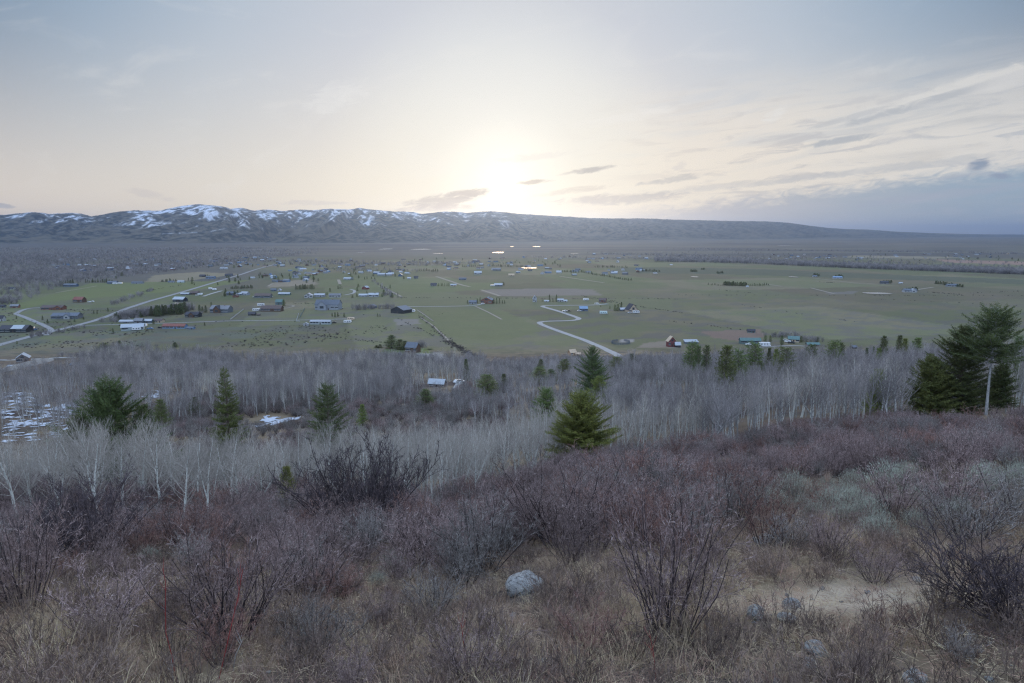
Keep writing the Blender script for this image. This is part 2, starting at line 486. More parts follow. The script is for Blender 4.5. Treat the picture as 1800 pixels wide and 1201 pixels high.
def build_mountains():
    px = np.concatenate([np.linspace(-700, -40, 200)[:-1], np.linspace(-40, 1840, 1500), np.linspace(1840, 2900, 120)[1:]])
    rp = np.array(RIDGE); ridge = np.interp(px, rp[:, 0], rp[:, 1])
    yb = np.interp(px, [-700, 300, 900, 1300, 1800, 2900], [6600, 6300, 7200, 10500, 16000, 20000])   # foot
    yr = np.interp(px, [-700, 300, 900, 1300, 1800, 2900], [9300, 9000, 10500, 14500, 20500, 25000])  # crest
    kx = (px - 900) / F_ / cos(PITCH)
    crest = CAMZ + yr * (412 - 3.0 - ridge) / F_ * 1.0
    crest += (fbm(px * .09, px * 0 + 3.3, 77, 4) - .5) * 22 * np.clip((412 - ridge) / 40, 0, 1)
    tt = np.concatenate([np.linspace(0, 1, 150), np.linspace(1, 1.5, 24)[1:]])
    T = np.repeat(tt[:, None], len(px), 1); PX = np.repeat(px[None], len(tt), 0)
    Yv = yb + (yr - yb) * T; Xv = kx * Yv
    lean = Xv * .0011 + (fbm(Xv * .0006, Yv * .0005, 15, 3) - .5) * 1.6
    def ridged(s, sc):
        return 1 - np.abs(2 * fbm(lean * sc, Yv * .00016 * sc, s, 3) - 1) * 1.7
    body = np.where(T <= 1, sstep(0, 1.12, T) / sstep(0, 1.12, np.array(1.0)), 1 - (T - 1) * .9)
    hmax = np.maximum(crest - 0, 1)
    bump = np.sin(np.clip(T, 0, 1) * pi)
    r1 = ridged(5, 1.3); r2 = ridged(8, 3.2); r3 = fbm(Xv * .004, Yv * .003, 19, 4)
    Z = hmax * body + hmax * bump * ((r1 - .55) * .34 + (r2 - .55) * .22 + (ridged(12, 6.0) - .55) * .05 + (r3 - .5) * .08)
    # never above the sight line of the skyline
    lim = CAMZ + (crest - CAMZ) * Yv / yr - (1 - np.clip(T, 0, 1)) * hmax * .05
    Z = np.where(T < 1, np.minimum(Z, lim), Z)
    Z = np.maximum(Z, -2) - 1.5 * (T < 0.004)
    # snow: high ground on the left, in streaks down the gullies; long cut across one flank
    hrel = Z / 430.0
    w = sstep(1000, 620, PX) * .85 + sstep(1400, 900, PX) * .22
    sn = fbm(lean * 9.0 + Yv * .0012, Yv * .0016, 25, 5, .62) * .62 + fbm(Xv * .010, Yv * .006, 27, 4) * .38
    snow = sstep(.0, .13, sn - (.715 - .33 * np.clip(hrel, 0, 1.1) * w ** .4)) * np.clip(w * 1.3, 0, 1) * sstep(.20, .45, hrel)
    snow *= sstep(.40, .54, fbm(Xv * .024, Yv * .014, 29, 3)) * .85
    sx, sy, _ = None, None, None
    pr = np.stack([Xv, Yv, Z], -1).reshape(-1, 3); qx, qy, _ = project(pr); qx = qx.reshape(T.shape); qy = qy.reshape(T.shape)
    cut = np.interp(qx, [285, 340, 370, 400, 432], [411, 409, 407, 401, 391])
    snow = np.maximum(snow, np.where((qx > 285) & (qx < 432) & (T < .98), sstep(.9, .3, np.abs(qy - cut)) * .45 * sstep(.35, .6, fbm(qx * .12, qx * 0, 35, 2)), 0))
    grass = sstep(.55, .7, fbm(Xv * .002, Yv * .002, 33, 4)) * sstep(.5, .2, hrel)
    me = mesh_np('mountains', pr, grid_faces(*T.shape), True, {'snow': snow.ravel(), 'grass': grass.ravel()})
    m, nt, b = new_mat('mountain_forest_and_snow', 1.0, 0.05)
    p = geopos(); n = noise(p, 0.012, 6, .7); nn = noise(p, .05, 3, .6)
    c = mixc(sm(.42, .58, n), (.016, .022, .024), (.105, .098, .080))
    c = mixc(attr('grass') * .7, c, (.12, .105, .08))
    c = mixc(attr('snow') * sm(.25, .5, nn), c, (.62, .66, .74))
    nt.links.new(c.s, b.inputs['Base Color'])
    o = link('mountains', me, m); tag(o, kind='structure')
build_mountains()

# ---------------------------------------------------------------- valley air
def build_haze():
    x0, x1, y0, y1, z0, z1 = -46000, 46000, -60, 43000, -12, 500
    v = [(x, y, z) for z in (z0, z1) for y in (y0, y1) for x in (x0, x1)]
    f = [(0, 2, 3, 1), (4, 5, 7, 6), (0, 1, 5, 4), (2, 6, 7, 3), (0, 4, 6, 2), (1, 3, 7, 5)]
    me = mesh_np('haze', v, np.array(f))
    m = bpy.data.materials.new('valley_air'); m.use_nodes = True; nt = m.node_tree; nt.nodes.clear()
    out = nt.nodes.new('ShaderNodeOutputMaterial'); pv = nt.nodes.new('ShaderNodeVolumePrincipled')
    pv.inputs['Color'].default_value = (.44, .63, 1.0, 1); pv.inputs['Density'].default_value = HAZE
    pv.inputs['Anisotropy'].default_value = 0.76
    nt.links.new(pv.outputs[0], out.inputs['Volume'])
    o = link('haze', me, m); tag(o, kind='stuff')
HAZE = 4.0e-5
build_haze()

cy = SC.cycles
cy.max_bounces = 5; cy.diffuse_bounces = 2; cy.glossy_bounces = 2; cy.transmission_bounces = 2; cy.volume_bounces = 0
cy.transparent_max_bounces = 8; cy.sample_clamp_indirect = 2.5; cy.sample_clamp_direct = 5
cy.use_denoising = True; cy.denoising_prefilter = 'NONE'; cy.denoising_input_passes = 'RGB_ALBEDO_NORMAL'
cy.filter_width = 1.25
# ---------------------------------------------------------------- branch geometry
def nrm(v): return v / (np.linalg.norm(v, axis=-1, keepdims=True) + 1e-12)

def tubes(P0, P1, R0, R1, n=3):
    P0 = np.asarray(P0, float); P1 = np.asarray(P1, float); R0 = np.asarray(R0, float); R1 = np.asarray(R1, float)
    d = nrm(P1 - P0); ref = np.where(np.abs(d[:, 2:3]) > .9, np.array([[1., 0, 0]]), np.array([[0, 0, 1.]]))
    a = nrm(np.cross(d, ref)); b = np.cross(d, a)
    t = np.arange(n) * 2 * pi / n
    ring = a[:, None] * np.cos(t)[None, :, None] + b[:, None] * np.sin(t)[None, :, None]
    V = np.stack([P0[:, None] + ring * R0[:, None, None], P1[:, None] + ring * R1[:, None, None]], 1)
    M = len(P0); base = np.arange(M)[:, None] * 2 * n; k = np.arange(n)[None]; k2 = (k + 1) % n
    F = np.stack([base + k, base + k2, base + n + k2, base + n + k], -1).reshape(-1, 4)
    return V.reshape(-1, 3), F

class Segs:
    def __init__(self): self.p0 = []; self.p1 = []; self.r0 = []; self.r1 = []; self.lv = []
    def line(self, pts, r0, r1, lv=0):
        n = len(pts) - 1
        for i in range(n):
            self.p0.append(pts[i]); self.p1.append(pts[i + 1])
            self.r0.append(r0 + (r1 - r0) * i / n); self.r1.append(r0 + (r1 - r0) * (i + 1) / n); self.lv.append(lv)
    def mesh(self, name, sides=None, lo=0, hi=99, smooth=True, matof=None):
        lv = np.array(self.lv); V = []; F = []; M = []; off = 0
        for L in sorted(set(lv[(lv >= lo) & (lv <= hi)])):
            k = lv == L
            v, f = tubes(np.array(self.p0)[k], np.array(self.p1)[k], np.array(self.r0)[k], np.array(self.r1)[k], (sides or {}).get(L, 3))
            V.append(v); F.append(f + off); off += len(v); M.append(np.full(len(f), (matof or {}).get(L, 0)))
        return mesh_np(name, np.concatenate(V), np.concatenate(F), smooth, mats=np.concatenate(M))

def bend(p, d, L, n, up, wig, rng):
    """polyline of n pieces from p along d, drawn up (or down) and wandering"""
    pts = [p]; d = np.array(d, float)
    for i in range(n):
        d = d + np.array([0, 0, up / n]) + rng.normal(0, wig, 3)
        d = d / np.linalg.norm(d)
        p = p + d * (L / n); pts.append(p)
    return pts, d

def lerp_pts(pts, t):
    k = t * (len(pts) - 1); i = min(int(k), len(pts) - 2); f = k - i
    return pts[i] * (1 - f) + pts[i + 1] * f, nrm(pts[i + 1] - pts[i])

def side_dir(d, ang, rng, az=None):
    a = nrm(np.cross(d, np.array([.3, .2, 1.0]) if abs(d[2]) < .9 else np.array([1.0, .1, 0]))); b = np.cross(d, a)
    t = rng.uniform(0, 2 * pi) if az is None else az
    s = a * cos(t) + b * sin(t)
    return d * cos(ang) + s * sin(ang)

def make_aspen(seed, H=8.0, prim=26, sec=5, ter=3, thick=1.0, clear=.34, spread=1.0, fork=False, limb=1.0):
    rng = np.random.default_rng(seed); g = Segs()
    tr, _ = bend(np.zeros(3) - np.array([0, 0, .3]), np.array([rng.normal(0, .05), rng.normal(0, .05), 1]), H * 1.0, 9, .25, .045, rng)
    r = .0105 * H * thick * limb
    g.line(tr, r, .008, 0)
    leaders = [(tr, clear, 1.0)]
    if fork:
        p, d = lerp_pts(tr, .3); f, _ = bend(p, side_dir(d, .5, rng), H * .62, 7, .8, .05, rng)
        g.line(f, r * .6, .008, 0); leaders.append((f, .15, .8))
    for tr_, c0, k in leaders:
        az = rng.uniform(0, 6)
        nn = int(prim * k)
        for i in range(nn):
            t = c0 + (1 - c0) * ((i + rng.uniform(0, .8)) / nn) ** .92 * .985
            p, d = lerp_pts(tr_, min(t, .99)); az += 2.4 + rng.normal(0, .3)
            L = (H * .36 * (1 - t) ** .62 + .35) * rng.uniform(.6, 1.2) * spread * k
            if t < c0 + .06: L *= .75
            ang = radians(rng.uniform(36, 60)) * (1.0 if t < .8 else .75)
            o = np.array([cos(az), sin(az), 0]); dd = nrm(np.array([0, 0, 1.0]) * cos(ang) + o * sin(ang))
            br, _ = bend(p, dd, L, 4, rng.uniform(.45, 1.0), .09, rng)
            rb = min(.0048 * L + .0045, r * .5) * thick * limb
            g.line(br, rb, .0035 * thick, 1)
            for j in range(int(sec * min(1.3, L / 1.3) + 1)):
                q, e = lerp_pts(br, rng.uniform(.22, .98))
                l2 = L * rng.uniform(.22, .42)
                tw, _ = bend(q, nrm(side_dir(e, radians(rng.uniform(25, 55)), rng) + np.array([0, 0, .35])), l2, 2, .35, .1, rng)
                g.line(tw, .0042 * thick, .003 * thick, 2)
                for m in range(ter):
                    q2, e2 = lerp_pts(tw, rng.uniform(.3, 1))
                    l3 = l2 * rng.uniform(.3, .6)
                    d3 = nrm(side_dir(e2, radians(rng.uniform(20, 50)), rng) + np.array([0, 0, .25]))
                    g.line([q2, q2 + d3 * l3], .0032 * thick, .0024 * thick, 2)
    return g

def make_shrub(seed, H=2.0, W=2.4, stems=22, br=7, tw=4, thick=1.0, lean=(0, 0), low=False, buds=False):
    rng = np.random.default_rng(seed); g = Segs()
    for i in range(stems):
        az = i * 2.4 + rng.normal(0, .3); f = np.sqrt((i + .5) / stems)
        ang = f * atan2(W * .5, H * .9) * rng.uniform(.75, 1.15)
        d = nrm(np.array([sin(ang) * cos(az) + lean[0], sin(ang) * sin(az) + lean[1], cos(ang)]))
        p = np.array([cos(az), sin(az), 0]) * f * W * .11 + np.array([0, 0, -.08])
        L = H * rng.uniform(.75, 1.1) / max(.6, cos(ang) ** .5)
        st, _ = bend(p, d, L, 6, rng.uniform(-.1, .5), .11, rng)
        r = rng.uniform(.007, .013) * thick * (H / 2) ** .5
        g.line(st, r, .0035 * thick, 0)
        for j in range(br):
            t = .18 + .8 * (j + rng.uniform(0, 1)) / br
            q, e = lerp_pts(st, min(t, .99)); l2 = L * rng.uniform(.22, .42) * (1.15 - t * .6)
            b2, _ = bend(q, nrm(side_dir(e, radians(rng.uniform(25, 60)), rng) + np.array([0, 0, .15])), l2, 3, .3, .14, rng)
            g.line(b2, .0045 * thick, .0028 * thick, 1)
            for m in range(tw):
                q2, e2 = lerp_pts(b2, rng.uniform(.2, 1)); l3 = l2 * rng.uniform(.25, .6)
                t3, d3 = bend(q2, nrm(side_dir(e2, radians(rng.uniform(25, 60)), rng) + np.array([0, 0, .15])), l3, 2, .2, .16, rng)
                g.line(t3, .0032 * thick, .0024 * thick, 2)
                for _ in range(2):
                    q4, e4 = lerp_pts(t3, rng.uniform(.25, .9)); d4 = side_dir(e4, radians(rng.uniform(30, 60)), rng)
                    g.line([q4, q4 + d4 * l3 * rng.uniform(.2, .5)], .0028 * thick, .0022 * thick, 2)
    return g

def blades(P, D, L, Wd, rng, curve=.5, nseg=3):
    """bent grass blades as narrow ribbons"""
    n = len(P); D = nrm(D); side = nrm(np.cross(D, rng.normal(0, 1, (n, 3)))); drop = np.array([0, 0, -1.0])
    V = []; 
    for k in range(nseg + 1):
        t = k / nseg
        c = P + D * (L * t)[:, None] + drop * (L * curve * t * t)[:, None]
        w = (Wd * (1 - .85 * t))[:, None] * .5
        V += [c - side * w, c + side * w]
    V = np.stack(V, 1); base = np.arange(n)[:, None] * (2 * (nseg + 1))
    F = np.concatenate([np.stack([base[:, 0] + 2 * k, base[:, 0] + 2 * k + 1, base[:, 0] + 2 * k + 3, base[:, 0] + 2 * k + 2], 1) for k in range(nseg)])
    return V.reshape(-1, 3), F

def grass_mesh(seed, n=70, L=.45, spread=.22, curve=.5, Wd=.006):
    rng = np.random.default_rng(seed); az = rng.uniform(0, 2 * pi, n); r = rng.uniform(0, spread, n) ** 1.0
    P = np.stack([np.cos(az) * r, np.sin(az) * r, np.full(n, -.03)], 1)
    a2 = az + rng.normal(0, .9, n); tilt = rng.uniform(.05, .75, n)
    D = np.stack([np.cos(a2) * np.sin(tilt), np.sin(a2) * np.sin(tilt), np.cos(tilt)], 1)
    V, F = blades(P, D, L * rng.uniform(.45, 1.15, n), Wd * rng.uniform(.6, 1.3, n), rng, curve)
    return mesh_np('dry_grass', V, F)

def sage_meshes(seed, R=.6, H=.75, n=1700, dead=False):
    """woody stems and a dome of small upright grey leaves in rounded clumps"""
    rng = np.random.default_rng(seed); g = Segs(); P = []; D = []
    for i in range(26):
        az = i * 2.4; f = np.sqrt((i + .5) / 26); tip = np.array([cos(az) * f * R, sin(az) * f * R, H * (1 - .55 * f * f) * rng.uniform(.8, 1.08)])
        b = tip * np.array([.15, .15, 0]); mid = (b + tip) / 2 + np.array([cos(az), sin(az), -.2]) * .06
        g.line([b + np.array([0, 0, -.05]), mid, tip * .96], .014, .005, 0)
        m = n // 26; c = tip - np.array([0, 0, .10]); s = rng.normal(0, 1, (m, 3)) * np.array([.115, .115, .10]) * (R / .6)
        P.append(c + s); D.append(nrm(s * 4 + np.array([cos(az) * f * .5, sin(az) * f * .5, 1.1])))
    P = np.concatenate(P); D = np.concatenate(D)
    V, F = blades(P, D, rng.uniform(.035, .085, len(P)), rng.uniform(.008, .015, len(P)), rng, .1, 2)
    return g.mesh('stems', {0: 5}), mesh_np('leaves', V, F)

def make_conifer(seed, H=9.0, W=4.0, kind='fir', lod=1.0, bare=.06):
    """trunk segments plus flat needle sprays (many small blades) on whorls of branches"""
    rng = np.random.default_rng(seed); g = Segs(); P = []; D = []; Lb = []; Wb = []
    tr, _ = bend(np.array([0, 0, -.3]), np.array([0, 0, 1.0]), H + .1, 8, .4, .012, rng)
    g.line(tr, .014 * H + .02, .012, 0)
    z = bare * H; az = rng.uniform(0, 6)
    lob = rng.uniform(.75, 1.2, 7)
    while z < H * .985:
        t = z / H
        if kind == 'spruce': prof = (1 - t) ** .85 * (.55 + .45 * min(1, t * 6)); dz = H * .026; up0 = radians(-14 + 42 * t); nb = 7
        elif kind == 'pine': prof = (1 - t) ** .40 * (.75 + .25 * sin(min(1, t * 1.4) * pi / 2)); dz = H * .030; up0 = radians(-16 + 50 * t); nb = 7
        else: prof = (1 - t) ** .56 * (.72 + .28 * min(1, t * 5)); dz = H * .027; up0 = radians(-2 + 46 * t); nb = 7
        for i in range(nb):
            az += 2 * pi / nb + rng.normal(0, .25)
            lb = lob[int((az % (2 * pi)) / (2 * pi) * 7) % 7]
            L = W * .5 * prof * rng.uniform(.62, 1.14) * (1 + (lb - 1) * .8) + .12
            if rng.uniform() < .07: continue
            el = up0 + rng.normal(0, .12)
            p, _d = lerp_pts(tr, min(.99, (z + .4 + rng.uniform(-.5, .5) * dz) / (H + .1)))
            d = np.array([cos(az) * cos(el), sin(az) * cos(el), sin(el)])
            br, _ = bend(p, d, L, 4, {'spruce': .35, 'pine': .30, 'fir': .3}[kind], .06, rng)
            g.line(br, .006 + .009 * L, .004, 1)
            nt_ = max(5, int(L * 13 * lod))
            for j in range(nt_):
                s = .12 + .88 * (j + rng.uniform(0, 1)) / nt_
                q, e = lerp_pts(br, min(s, .995))
                sd = nrm(np.cross(e, np.array([0, 0, 1.0]))) * (1 if j % 2 else -1)
                l2 = (.16 + .34 * L * (1 - s) ** .7) * rng.uniform(.6, 1.1) * .8 + .05
                dd = nrm(e * rng.uniform(.5, 1.1) + sd * rng.uniform(.5, 1.0) + np.array([0, 0, rng.uniform(-.3, .30)]))
                m = max(2, int(l2 * 13 * lod))
                for k in range(m):
                    u_ = (k + rng.uniform(0, 1)) / m
                    P.append(q + dd * l2 * u_ + rng.normal(0, .02, 3))
                    D.append(nrm(dd + rng.normal(0, .55, 3) + np.array([0, 0, .18])))
                    Lb.append(rng.uniform(.13, .26) / lod ** .5); Wb.append(rng.uniform(.035, .065) / lod ** .6)
        z += dz * rng.uniform(.8, 1.25)
    for k in range(14):
        P.append(np.array([tr[-1][0], tr[-1][1], H - .03 * k])); D.append(nrm(np.array([rng.normal(0, .4), rng.normal(0, .4), 1]))); Lb.append(.22); Wb.append(.04)
    V, F = blades(np.array(P), np.array(D), np.array(Lb), np.array(Wb), rng, .12, 2)
    return g, (V, F)

# ---------------------------------------------------------------- plant materials
def mat_bark(name, c1, c2, c3, rand=.25, scale=6):
    m, nt, b = new_mat(name, .95, .1)
    p = objpos(); x, y, z = sep(p); r = objrand()
    n = noise(vec(x * scale, y * scale, z * scale * .5), 1.0, 4, .6)
    c = mixc(sm(.4, .62, n), c1, c2)
    c = mixc(sm(.62, .70, noise(vec(x * 3, y * 3, z * 14), 1.0, 2)), c, c3)
    h = nt.nodes.new('ShaderNodeHueSaturation'); nt.links.new(c.s, h.inputs['Color'])
    nt.links.new(((r - .5) * 2 * rand + 1.0).s, h.inputs['Value'])
    nt.links.new(h.outputs[0], b.inputs['Base Color'])
    return m

def mat_leaf(name, c1, c2, c3, rand=.2, trans=.0, scale=1.3):
    m, nt, b = new_mat(name, .75, .25)
    p = objpos(); r = objrand()
    n = noise(p, scale, 4, .65); n2 = noise(p, scale * 9, 2)
    c = mixc(sm(.35, .65, n), c1, c2); c = mixc(sm(.5, .72, n2) * .8, c, c3)
    h = nt.nodes.new('ShaderNodeHueSaturation'); nt.links.new(c.s, h.inputs['Color'])
    nt.links.new(((r - .5) * 2 * rand + 1.0).s, h.inputs['Value'])
    nt.links.new(((r - .5) * .05 + .5).s, h.inputs['Hue'])
    nt.links.new(h.outputs[0], b.inputs['Base Color'])
    return m

M_ATRUNK = mat_bark('aspen_bark', (.46, .46, .42), (.60, .59, .53), (.10, .095, .09), .12, 8)
M_ATWIG = mat_bark('aspen_twigs', (.315, .290, .255), (.45, .415, .37), (.21, .19, .17), .24)
M_WTRUNK = mat_bark('wood_bark', (.29, .285, .27), (.40, .39, .365), (.11, .10, .10), .3, 8)
M_WTWIG = mat_bark('wood_twigs', (.20, .182, .178), (.30, .275, .265), (.13, .115, .115), .42)
M_STEM = mat_bark('shrub_stem', (.040, .032, .034), (.095, .074, .072), (.022, .018, .02), .3)
M_TWIG = mat_bark('shrub_twig', (.125, .090, .085), (.35, .262, .245), (.54, .44, .405), .38, 14)
M_TWIGG = mat_bark('grey_shrub_twig', (.13, .115, .105), (.33, .30, .275), (.46, .43, .40), .35, 14)
M_TWIGR = mat_bark('rusty_shrub_twig', (.13, .065, .055), (.31, .19, .155), (.42, .30, .25), .3, 14)
M_TWIGD = mat_bark('dark_shrub_twig', (.05, .040, .045), (.13, .105, .11), (.24, .20, .20), .2, 14)
M_LOWT = mat_bark('low_brush_twig', (.12, .088, .076), (.27, .205, .17), (.07, .055, .05), .4, 12)
M_STRAW = mat_leaf('dry_straw', (.34, .25, .165), (.48, .375, .255), (.22, .145, .105), .4)
M_RUSTY = mat_leaf('rusty_grass', (.30, .175, .13), (.39, .255, .185), (.18, .10, .08), .4)
M_SAGE = mat_leaf('sage_leaf', (.28, .295, .235), (.43, .445, .365), (.16, .165, .115), .15)
M_SAGEW = mat_bark('sage_wood', (.13, .11, .095), (.18, .155, .135), (.08, .07, .06), .2)
M_NEED = mat_leaf('conifer_needles', (.078, .102, .030), (.140, .165, .044), (.050, .066, .026), .2, scale=1.0)
M_NEEDY = mat_leaf('fir_needles_yellow_green', (.115, .142, .032), (.200, .215, .050), (.060, .078, .026), .15, scale=.9)
M_NEEDD = mat_leaf('spruce_needles_dark', (.060, .082, .028), (.105, .128, .040), (.040, .054, .026), .2, scale=1.0)
M_CBARK = mat_bark('conifer_bark', (.11, .085, .07), (.16, .125, .105), (.06, .05, .045), .15)
M_GBARK = mat_bark('grey_pine_bark', (.26, .26, .255), (.34, .335, .32), (.13, .12, .12), .05)
M_RED = mat_bark('red_stem_bark', (.22, .035, .035), (.30, .06, .055), (.16, .06, .05), .1)

# ---------------------------------------------------------------- scattering of uncountable plants
def scatter(name, protos, P, rz, scl, pick, tilt=None):
    """one object whose points carry copies of the prototype plants (geometry nodes)"""
    pc = bpy.data.collections.new(name + '_kinds')
    for i, (me, mats) in enumerate(protos):
        o = bpy.data.objects.new('%s_kind_%02d' % (name, i), me)
        if not me.materials:
            for m in mats: me.materials.append(m)
        pc.objects.link(o)
    P = np.asarray(P, np.float32); n = len(P)
    me = bpy.data.meshes.new(name); me.vertices.add(n); me.vertices.foreach_set('co', P.ravel())
    rot = np.zeros((n, 3), np.float32); rot[:, 2] = rz
    if tilt is not None: rot[:, 0] = tilt[:, 0]; rot[:, 1] = tilt[:, 1]
    a = me.attributes.new('rot', 'FLOAT_VECTOR', 'POINT'); a.data.foreach_set('vector', rot.ravel())
    a = me.attributes.new('scl', 'FLOAT_VECTOR', 'POINT'); a.data.foreach_set('vector', np.asarray(scl, np.float32).ravel())
    a = me.attributes.new('pick', 'INT', 'POINT'); a.data.foreach_set('value', np.asarray(pick, np.int32))
    o = bpy.data.objects.new(name, me); COL.objects.link(o)
    ng = bpy.data.node_groups.new(name, 'GeometryNodeTree')
    ng.interface.new_socket('Geometry', in_out='INPUT', socket_type='NodeSocketGeometry')
    ng.interface.new_socket('Geometry', in_out='OUTPUT', socket_type='NodeSocketGeometry')
    N = ng.nodes; gi = N.new('NodeGroupInput'); go = N.new('NodeGroupOutput'); ip = N.new('GeometryNodeInstanceOnPoints'); ci = N.new('GeometryNodeCollectionInfo')
    ci.inputs['Collection'].default_value = pc; ci.inputs['Separate Children'].default_value = True; ci.inputs['Reset Children'].default_value = True
    def na(nm, t):
        k = N.new('GeometryNodeInputNamedAttribute'); k.data_type = t; k.inputs['Name'].default_value = nm
        return [s for s in k.outputs if s.enabled and s.name == 'Attribute'][0]
    L = ng.links
    L.new(gi.outputs[0], ip.inputs['Points']); L.new(ci.outputs[0], ip.inputs['Instance']); ip.inputs['Pick Instance'].default_value = True
    L.new(na('pick', 'INT'), ip.inputs['Instance Index']); L.new(na('scl', 'FLOAT_VECTOR'), ip.inputs['Scale'])
    er = N.new('FunctionNodeEulerToRotation'); L.new(na('rot', 'FLOAT_VECTOR'), er.inputs[0]); L.new(er.outputs[0], ip.inputs['Rotation'])
    L.new(ip.outputs[0], go.inputs[0])
    md = o.modifiers.new('scatter', 'NODES'); md.node_group = ng
    tag(o, kind='stuff')
    return o

def pick_scl(n, rng, k, lo, hi, hv=.15):
    s = rng.uniform(lo, hi, n); sc = np.stack([s, s, s * rng.uniform(1 - hv, 1 + hv, n)], 1)
    return rng.uniform(0, 2 * pi, n), sc, rng.integers(0, k, n)
def jgrid(x0, x1, y0, y1, sp, rng, jit=.45):
    nx = int((x1 - x0) / sp) + 1; ny = int((y1 - y0) / sp) + 1
    gx, gy = np.meshgrid(x0 + np.arange(nx) * sp, y0 + np.arange(ny) * sp)
    gx = gx + np.where(np.arange(ny)[:, None] % 2, sp * .5, 0)
    P = np.stack([gx.ravel(), gy.ravel()], 1) + rng.uniform(-jit, jit, (nx * ny, 2)) * sp
    z = terrain(P[:, 0], P[:, 1])
    return np.concatenate([P, z[:, None]], 1)

def clear_of(P, spots):
    k = np.ones(len(P), bool)
    for (x, y, r) in spots: k &= np.hypot(P[:, 0] - x, P[:, 1] - y) > r
    return k

# ================================================================ conifers
def conifer_parts(g, lv, needles, bark, name):
    V, F = lv
    trunk = g.mesh('trunk', {0: 7, 1: 4}, 0, 1)
    me = mesh_np('crown', V, F)
    trunk.materials.append(bark); me.materials.append(needles)
    return trunk, me

CONIFER_SPOTS = []
def big_conifer(label, px, ytop, D, wpx, kind, needles, seed, bark=None, bare=.06, lod=1.0, rz=0.0, group=None, parts=None, H=None, ref=None):
    p = at_depth(px, D); d = project(p)[2]
    if H is None:
        # height that puts the top at the photo's row
        r = ray(px, ytop); t = np.hypot(p[0], p[1]) / np.hypot(r[0], r[1]); H = CAMZ + t * r[2] - p[2]
    W = wpx * d / F_ * 1.75
    o = empty({'fir': 'fir_tree', 'spruce': 'spruce_tree', 'pine': 'pine_tree'}[kind], p, rz)
    tag(o, label, 'tree', group)
    if parts is None:
        g, lv = make_conifer(seed, H, W, kind, lod, bare)
        parts = conifer_parts(g, lv, needles, bark or M_CBARK, label)
        link('trunk', parts[0], None, o); link('crown', parts[1], None, o)
    else:
        h0, w0 = ref; o.scale = (W / w0, W / w0, H / h0)
        link('trunk', parts[0], None, o); link('crown', parts[1], None, o)
    CONIFER_SPOTS.append((p[0], p[1], max(.8, W * .28)))
    if px > 1600 and D < 90: CONIFER_SPOTS.extend([(p[0] * f, p[1] * f, max(1.4, W * .22)) for f in (.97, .94, .91, .88)])
    if D > 110 and px > 830: CONIFER_SPOTS.extend([(p[0] * f, p[1] * f, max(1.2, W * .35)) for f in (.975, .95, .925)])
    return o, parts

# ---- the large ones, each grown for itself
big_conifer('broad dark green fir with several tops, the largest evergreen at the left', 208, 673, 60, 136, 'fir', M_NEEDD, 11, lod=1.2, bare=.02)
big_conifer('low ragged fir top leaning out on the left flank of the broad dark fir', 150, 735, 59, 74, 'fir', M_NEEDD, 12, lod=1.1)
big_conifer('small fir spur on the right flank of the broad dark fir', 258, 712, 61, 62, 'fir', M_NEEDD, 13, lod=1.1)
big_conifer('narrow pointed spruce standing alone left of the snow patch', 413, 645, 66, 74, 'spruce', M_NEED, 14, lod=1.2)
big_conifer('dark round pine right of the bright snow patch', 583, 680, 92, 62, 'pine', M_NEEDD, 15, lod=1.0, bare=.3)
big_conifer('bright yellow green fir, the full conical tree in the middle of the hillside', 1020, 700, 72, 98, 'fir', M_NEEDY, 16, lod=1.25, bare=.03)
big_conifer('dark tall fir directly behind the bright green conical fir', 1041, 611, 150, 52, 'fir', M_NEEDD, 17, lod=.9, bare=.05)
big_conifer('lower yellowish fir growing against the foot of the dark tall fir', 1052, 664, 140, 36, 'fir', M_NEEDY, 18, lod=.9)
big_conifer('tall pine with a bare grey trunk and flat dark top at the right', 1733, 545, 76, 104, 'pine', M_NEEDD, 19, bark=M_GBARK, bare=.50, lod=1.25)
big_conifer('wide dark fir just left of the bare trunked pine', 1683, 578, 80, 92, 'fir', M_NEEDD, 20, lod=1.2, bare=.04)
big_conifer('shorter olive fir forming the left shoulder of the wide dark fir', 1632, 632, 79, 70, 'fir', M_NEED, 22, lod=1.1, bare=.04)
big_conifer('small green fir alone among the aspens left of the wide dark fir', 1539, 650, 82, 30, 'fir', M_NEEDY, 23, lod=1.0)
big_conifer('sparse pine at the right edge beyond the bare trunked pine', 1778, 590, 110, 22, 'pine', M_NEEDD, 24, bare=.3)
big_conifer('short pine below the sparse pine at the right edge', 1775, 636, 90, 24, 'pine', M_NEED, 25, bare=.35)
big_conifer('lean thin fir bough tree right of the bare trunked pine', 1752, 640, 80, 44, 'fir', M_NEEDD, 26, bare=.1)
big_conifer('rounded olive pine above the brush left of the bright conical fir', 962, 686, 118, 38, 'pine', M_NEED, 27, bare=.2, lod=.9)

